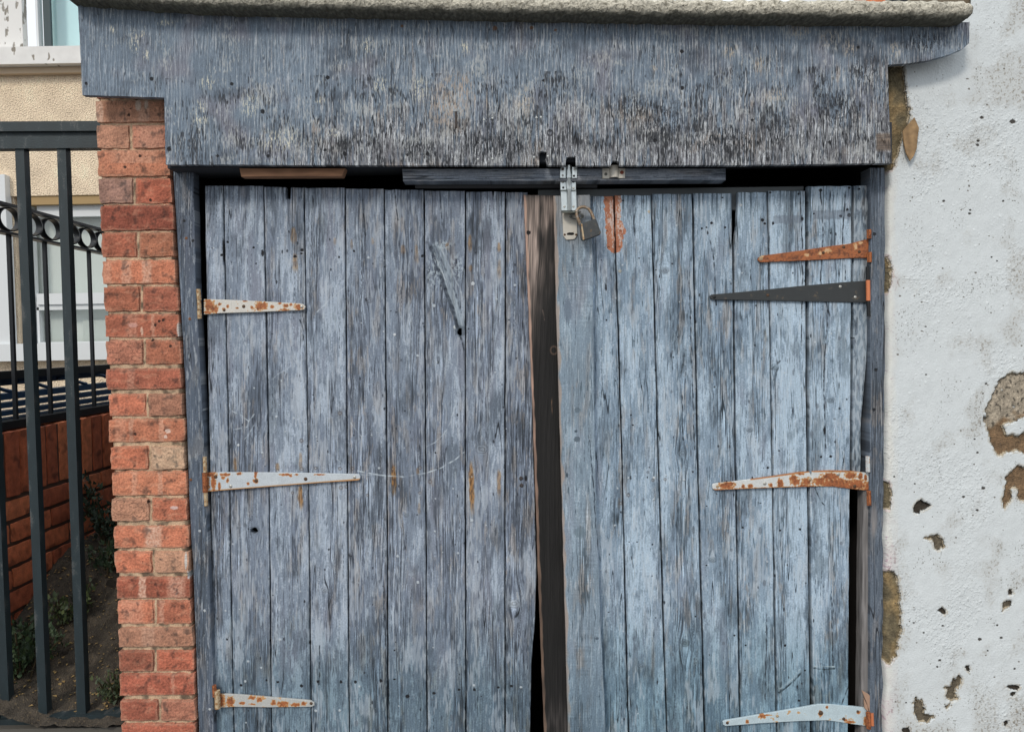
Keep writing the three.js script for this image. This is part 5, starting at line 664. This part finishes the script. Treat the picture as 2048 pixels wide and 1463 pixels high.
{
  const t = thing('ring_railing', 'black iron railing with a row of rings along the garden wall top', 'railing', [GXW - 0.06, wallTop0.y, -0.9]);
  const X = GXW - 0.05, a = PX(0, 412, X), b = PX(200, 457, X), c = PX(0, 468, X), d = PX(200, 500, X);
  const yT = (a.y + b.y) / 2, yB = (c.y + d.y) / 2, zE = -2.7, zS = -0.12, D = yT - yB - 0.012;
  obj('rail', box(X - 0.018, X + 0.018, yT - 0.004, yT + 0.006, zE, zS), iron, t); obj('rail', box(X - 0.018, X + 0.018, yB - 0.006, yB + 0.002, zE, zS), iron, t); obj('rail', box(X - 0.03, X + 0.03, wallTop0.y + 0.004, wallTop0.y + 0.03, zE, zS), iron, t);
  let i = 0; for (let z = -0.2; z > -1.9; z -= 0.121, i++) { const ro = D / 2, pr = [[ro - 0.004, -0.011], [ro, -0.011], [ro, 0.011], [ro - 0.004, 0.011], [ro - 0.004, -0.011]].map(([x, y]) => new THREE.Vector2(x, y)), g = new THREE.LatheGeometry(pr, 36); g.rotateZ(Math.PI / 2); g.scale(1, 1, 0.118 / D); g.translate(X, (yT + yB) / 2, z); obj('ring', g, iron, t); }
  for (const px of [-70, 17, 88, 176, 235]) { const p = PX(px, 480, X); obj('baluster', box(X - 0.006, X + 0.006, wallTop0.y + 0.03, yB - 0.006, p.z - 0.006, p.z + 0.006), iron, t); }
}
{
  const X = GXW - 0.16, t = thing('metal_grille', 'dark blue slatted metal grille with curled ends behind the ring railing', 'grille', [X, wallTop0.y, -0.9]);
  for (const [y, tk, sh] of [[742, 16, 0], [786, 13, 0.01], [804, 11, 0.015], [820, 10, 0.02], [834, 12, 0.025]]) { const p = PX(0, y, X), q = PX(0, y + tk, X); obj('slat', box(X - 0.02 + sh, X + 0.02 + sh, q.y, p.y, -1.9, -0.2), y < 760 ? iron : ironBlue, t); const q2 = PX(0, y + tk + 3, X + sh); if (y < 760) obj('slat', box(X - 0.03, X - 0.022, q2.y - 0.02, q.y, -1.9, -0.2), ironBlue, t); }
  for (const z of [-0.3, -0.52, -0.75, -1.0, -1.25]) { const y0 = PX(0, 772, X).y, c = new THREE.CatmullRomCurve3([new THREE.Vector3(X, y0 + 0.012, z + 0.12), new THREE.Vector3(X + 0.01, y0 + 0.008, z + 0.06), new THREE.Vector3(X + 0.02, y0 - 0.012, z), new THREE.Vector3(X + 0.02, y0 - 0.022, z - 0.05)]); obj('scroll', new THREE.TubeGeometry(c, 16, 0.007, 8), ironBlue, t); }
}
function leafGeo(list) { const pos = [], idx = []; for (const [p, q, s, w] of list) { const L = [[0, 0, 0], [-w, s * 0.4, 0.12 * s], [0, s * 0.45, 0], [w, s * 0.4, 0.12 * s], [0, s, -0.1 * s]].map((v) => new THREE.Vector3(...v).applyQuaternion(q).add(p)), o = pos.length / 3; for (const v of L) pos.push(v.x, v.y, v.z); idx.push(o, o + 2, o + 1, o, o + 3, o + 2, o + 1, o + 2, o + 4, o + 2, o + 3, o + 4); } const g = new THREE.BufferGeometry(); g.setAttribute('position', new THREE.BufferAttribute(new Float32Array(pos), 3)); g.setIndex(idx); g.computeVertexNormals(); return g; }
function leafMat(r, g, b) { return new THREE.MeshPhysicalMaterial({ color: new THREE.Color().setRGB(r, g, b), roughness: 0.6, side: THREE.DoubleSide, transmission: 0.2, thickness: 0 }); }
function plant(name, label, cat, at, rad, hgt, n, size, seed, tint) {
  const t = thing(name, label, cat, [at.x, at.y, at.z]), r = rng(seed), A = [], B = [], C = [], stems = [], e = new THREE.Euler();
  const nb = Math.max(5, Math.round(n / 45));
  for (let i = 0; i < nb; i++) {
    const an = r() * 6.28, rr = rad * Math.sqrt(r()), tip = new THREE.Vector3(at.x + Math.cos(an) * rr, at.y + hgt * (0.35 + 0.65 * r()), at.z + Math.sin(an) * rr), base = new THREE.Vector3(at.x + Math.cos(an) * rr * 0.3, at.y - 0.02, at.z + Math.sin(an) * rr * 0.3), c = new THREE.QuadraticBezierCurve3(base, base.clone().lerp(tip, 0.4).add(new THREE.Vector3(0, hgt * 0.2, 0)), tip);
    stems.push(new THREE.TubeGeometry(c, 5, 0.0025, 5));
    const m = Math.round(n / nb); for (let k = 0; k < m; k++) { const p = c.getPoint(0.25 + 0.75 * r()).add(new THREE.Vector3((r() - 0.5), (r() - 0.5), (r() - 0.5)).multiplyScalar(size * 2.2)); e.set(-0.4 + r() * 1.9, r() * 6.28, (r() - 0.5) * 1.2, 'YXZ'); const s = size * (0.6 + 0.7 * r()); [A, B, C][Math.floor(r() * 3)].push([p, new THREE.Quaternion().setFromEuler(e), s, s * 0.3]); }
  }
  obj('stem', stems, plain(0.28, 0.24, 0.16, 0.9), t);
  obj('foliage', leafGeo(A), leafMat(...tint), t); obj('foliage', leafGeo(B), leafMat(tint[0] * 0.6, tint[1] * 0.65, tint[2] * 0.7), t); obj('foliage', leafGeo(C), leafMat(tint[0] * 1.5, tint[1] * 1.35, tint[2] * 1.2), t);
}
const onSoil = (x, z) => new THREE.Vector3(x, soilY(x, z), z);
plant('shrub', 'small leafy green shrub at the foot of the garden wall', 'shrub', onSoil(-1.54, -0.17), 0.13, 0.17, 900, 0.022, 3, [0.045, 0.085, 0.035]);
plant('shrub', 'pale green low plant behind the second fence bar', 'shrub', onSoil(-1.5, -0.36), 0.08, 0.11, 320, 0.02, 4, [0.075, 0.11, 0.04]);
plant('shrub', 'leafy sprig low beside the ivy under the garden wall', 'shrub', onSoil(-1.47, -0.55), 0.07, 0.12, 260, 0.02, 7, [0.04, 0.075, 0.035]);
plant('ivy', 'dark ivy climbing at the end of the garden wall beside the pier', 'ivy', onSoil(-1.53, -0.75), 0.14, 0.27, 900, 0.024, 5, [0.03, 0.06, 0.035]);
plant('weed', 'sparse weeds at the foot of the brick pier inside the fence', 'weed', onSoil(-1.22, -0.12), 0.08, 0.09, 260, 0.016, 6, [0.05, 0.075, 0.03]);
{ const r = rng(12), list = [], e = new THREE.Euler(); for (let i = 0; i < 1100; i++) { const x = -1.12 - r() * 0.6, z = -0.06 - r() * 0.9; e.set(-1.4 + (r() - 0.5) * 0.7, r() * 6.28, 0, 'YXZ'); const s = 0.006 + r() * 0.01; list.push([new THREE.Vector3(x, soilY(x, z) + 0.003, z), new THREE.Quaternion().setFromEuler(e), s, s * 0.35]); } const o = obj('leaf_litter', leafGeo(list), plain(0.62, 0.52, 0.34, 0.9, 0, { side: THREE.DoubleSide })); o.userData.kind = 'stuff'; tag(o, 'dry leaf scraps scattered over the dark garden soil', 'leaf litter'); }

// ---------------------------------------------------------------- neighbouring house, seen between pier and frame edge
{
  const HZ = -2.8, q = P(60, 800, HZ), t = thing('house', 'cream roughcast house with white sash windows behind the garden', 'house', [q.x, 0, HZ]);
  const dash = swatch(512, 0.7, (x, y, c) => { const n = N(x * 0.12, y * 0.12) + 0.7 * N(x * 0.26, y * 0.26), b = fbm(x * 0.006, y * 0.006, 3), v = 1 + 0.08 * n + 0.12 * b; c[0] = 244 * v; c[1] = 224 * v; c[2] = 196 * v; c[3] = 0.004 * n; }, { roughness: 0.95 });
  const white = swatch(256, 0.8, (x, y, c) => { const n = fbm(x * 0.012, y * 0.012, 3), p = sst(0.33, 0.4, fbm(x * 0.02 + 7, y * 0.009 + 3, 3)); c[0] = mix(226 * (1 + 0.05 * n), 140, p); c[1] = mix(226 * (1 + 0.05 * n), 134, p); c[2] = mix(224 * (1 + 0.05 * n), 124, p); c[3] = 0.001 * n - 0.002 * p; }, { roughness: 0.75 });
  const frameW = plain(0.85, 0.87, 0.88, 0.5), stone = plain(0.78, 0.7, 0.6, 0.9), darkEdge = plain(0.22, 0.28, 0.3, 0.6);
  const B = (x0, y0, x1, y1, zf, d) => { const a = P(x0, y0, zf), b = P(x1, y1, zf); return box(Math.min(a.x, b.x), Math.max(a.x, b.x), b.y, a.y, zf - d, zf); };
  obj('wall', [B(-900, 146, 420, 385, HZ, 0.3), B(-900, 716, 420, 1300, HZ - 0.004, 0.3), B(-900, 386, 40, 715, HZ - 0.02, 0.28), B(340, 386, 420, 715, HZ, 0.28), B(-900, -900, 0, 145, HZ, 0.3)], dash, t);
  obj('wall', B(-120, -700, 46, 97, HZ + 0.012, 0.05), swatch(256, 0.8, (x, y, c) => { const n = fbm(x * 0.012 + 5, y * 0.012, 3), p = sst(0.12, 0.18, fbm(x * 0.02 + 7, y * 0.008 + 3, 4) + 0.1 * n); c[0] = mix(228, 150 + 40 * n, p); c[1] = mix(228, 146 + 40 * n, p); c[2] = mix(226, 138 + 40 * n, p); c[3] = 0.001 * n - 0.003 * p; }), t, 'peeling white painted jamb beside the upper window');
  obj('pilaster', B(-200, 352, 22, 692, HZ + 0.05, 0.06), frameW, t);
  obj('window_sill', B(-300, 99, 420, 121, HZ + 0.10, 0.14), white, t); obj('moulding', B(-300, 121.5, 420, 140, HZ + 0.045, 0.08), stone, t);
  obj('window_sill', B(-300, 693, 420, 715, HZ + 0.07, 0.12), frameW, t); obj('lintel', B(40, 385, 420, 403, HZ - 0.01, 0.2), plain(0.66, 0.56, 0.4, 0.9), t);
  const pane = new THREE.MeshPhysicalMaterial({ color: 0xffffff, transmission: 1, thickness: 0, roughness: 0.05, ior: 1.5 }), curtain = plain(0.78, 0.82, 0.8, 0.95), backing = plain(0.78, 0.93, 0.95, 0.95);  // plain sheets set behind the panes, pale blue for the upper one
  const win = (label, frameParts, panes, back, m) => { const a = P(frameParts[0][0], frameParts[0][1], HZ); const w = group('window', t, a, label); obj('frame', frameParts.map(([x0, y0, x1, y1, z, d]) => B(x0, y0, x1, y1, HZ + z, d)), frameW, w); for (const p of panes) obj('pane', B(...p, HZ - 0.09, 0.004), pane, w); obj('backing', B(...back, HZ - 0.16, 0.01), m, w); };
  win('upper window with pale blue backing', [[47, -700, 73, 98, -0.03, 0.05], [47, -700, 420, -660, -0.03, 0.05], [400, -660, 420, 98, -0.03, 0.05]], [[74, -660, 399, 98]], [60, -700, 420, 98], backing);
  obj('reveal', B(73.5, -660, 88, 98, HZ - 0.055, 0.02), darkEdge, t);
  win('lower sash window with net curtains', [[40, 404, 72, 692, -0.05, 0.05], [72.2, 404, 420, 428, -0.05, 0.05], [72.2, 587, 420, 603, -0.045, 0.05], [72.2, 604, 420, 614, -0.06, 0.05], [72.2, 614.2, 80, 692, -0.06, 0.05], [80.2, 684, 420, 692.5, -0.06, 0.05]], [[73, 428, 399, 587], [80, 614, 399, 684]], [40, 404, 420, 692], curtain);
  obj('curtain', [B(100, 620, 135, 690, HZ - 0.13, 0.01), B(165, 640, 260, 690, HZ - 0.135, 0.01)], plain(0.7, 0.74, 0.72, 0.95), t);
  obj('roof', B(-950, -960, 450, -900, HZ + 0.2, 3), plain(0.3, 0.3, 0.32, 0.9), t);
}
{ // a brick house far behind, a sliver of which shows above the coping
  const Z = -7, t = thing('far_house', 'orange brick house whose window just clears the right end of the coping', 'house', [P(1800, 300, Z).x, 0, Z]);
  const B = (x0, y0, x1, y1, zf, d) => { const a = P(x0, y0, zf), b = P(x1, y1, zf); return box(Math.min(a.x, b.x), Math.max(a.x, b.x), Math.max(0, b.y), a.y, zf - d, zf); };
  obj('wall', [B(1730, -420, 1772, 1100, Z, 0.3), B(1848, -420, 2150, 1100, Z, 0.3), B(1773, 60, 1847, 1100, Z, 0.3), B(1773, -420, 1847, -160, Z, 0.3), B(1500, -420, 1729, -40, Z, 0.3), B(1500, 60, 1729, 1100, Z, 0.3)], gbVar[3], t);
  obj('window', B(1600, -40, 1696, 60, Z - 0.05, 0.1), plain(0.9, 0.92, 0.92, 0.5), t); obj('window', B(1773, -160, 1847, 60, Z - 0.15, 0.05), plain(0.1, 0.11, 0.12, 0.2), t);
  obj('roof', B(1480, -470, 2170, -425, Z + 0.2, 4), plain(0.3, 0.3, 0.32, 0.9), t);
}

renderer.render(scene, camera);
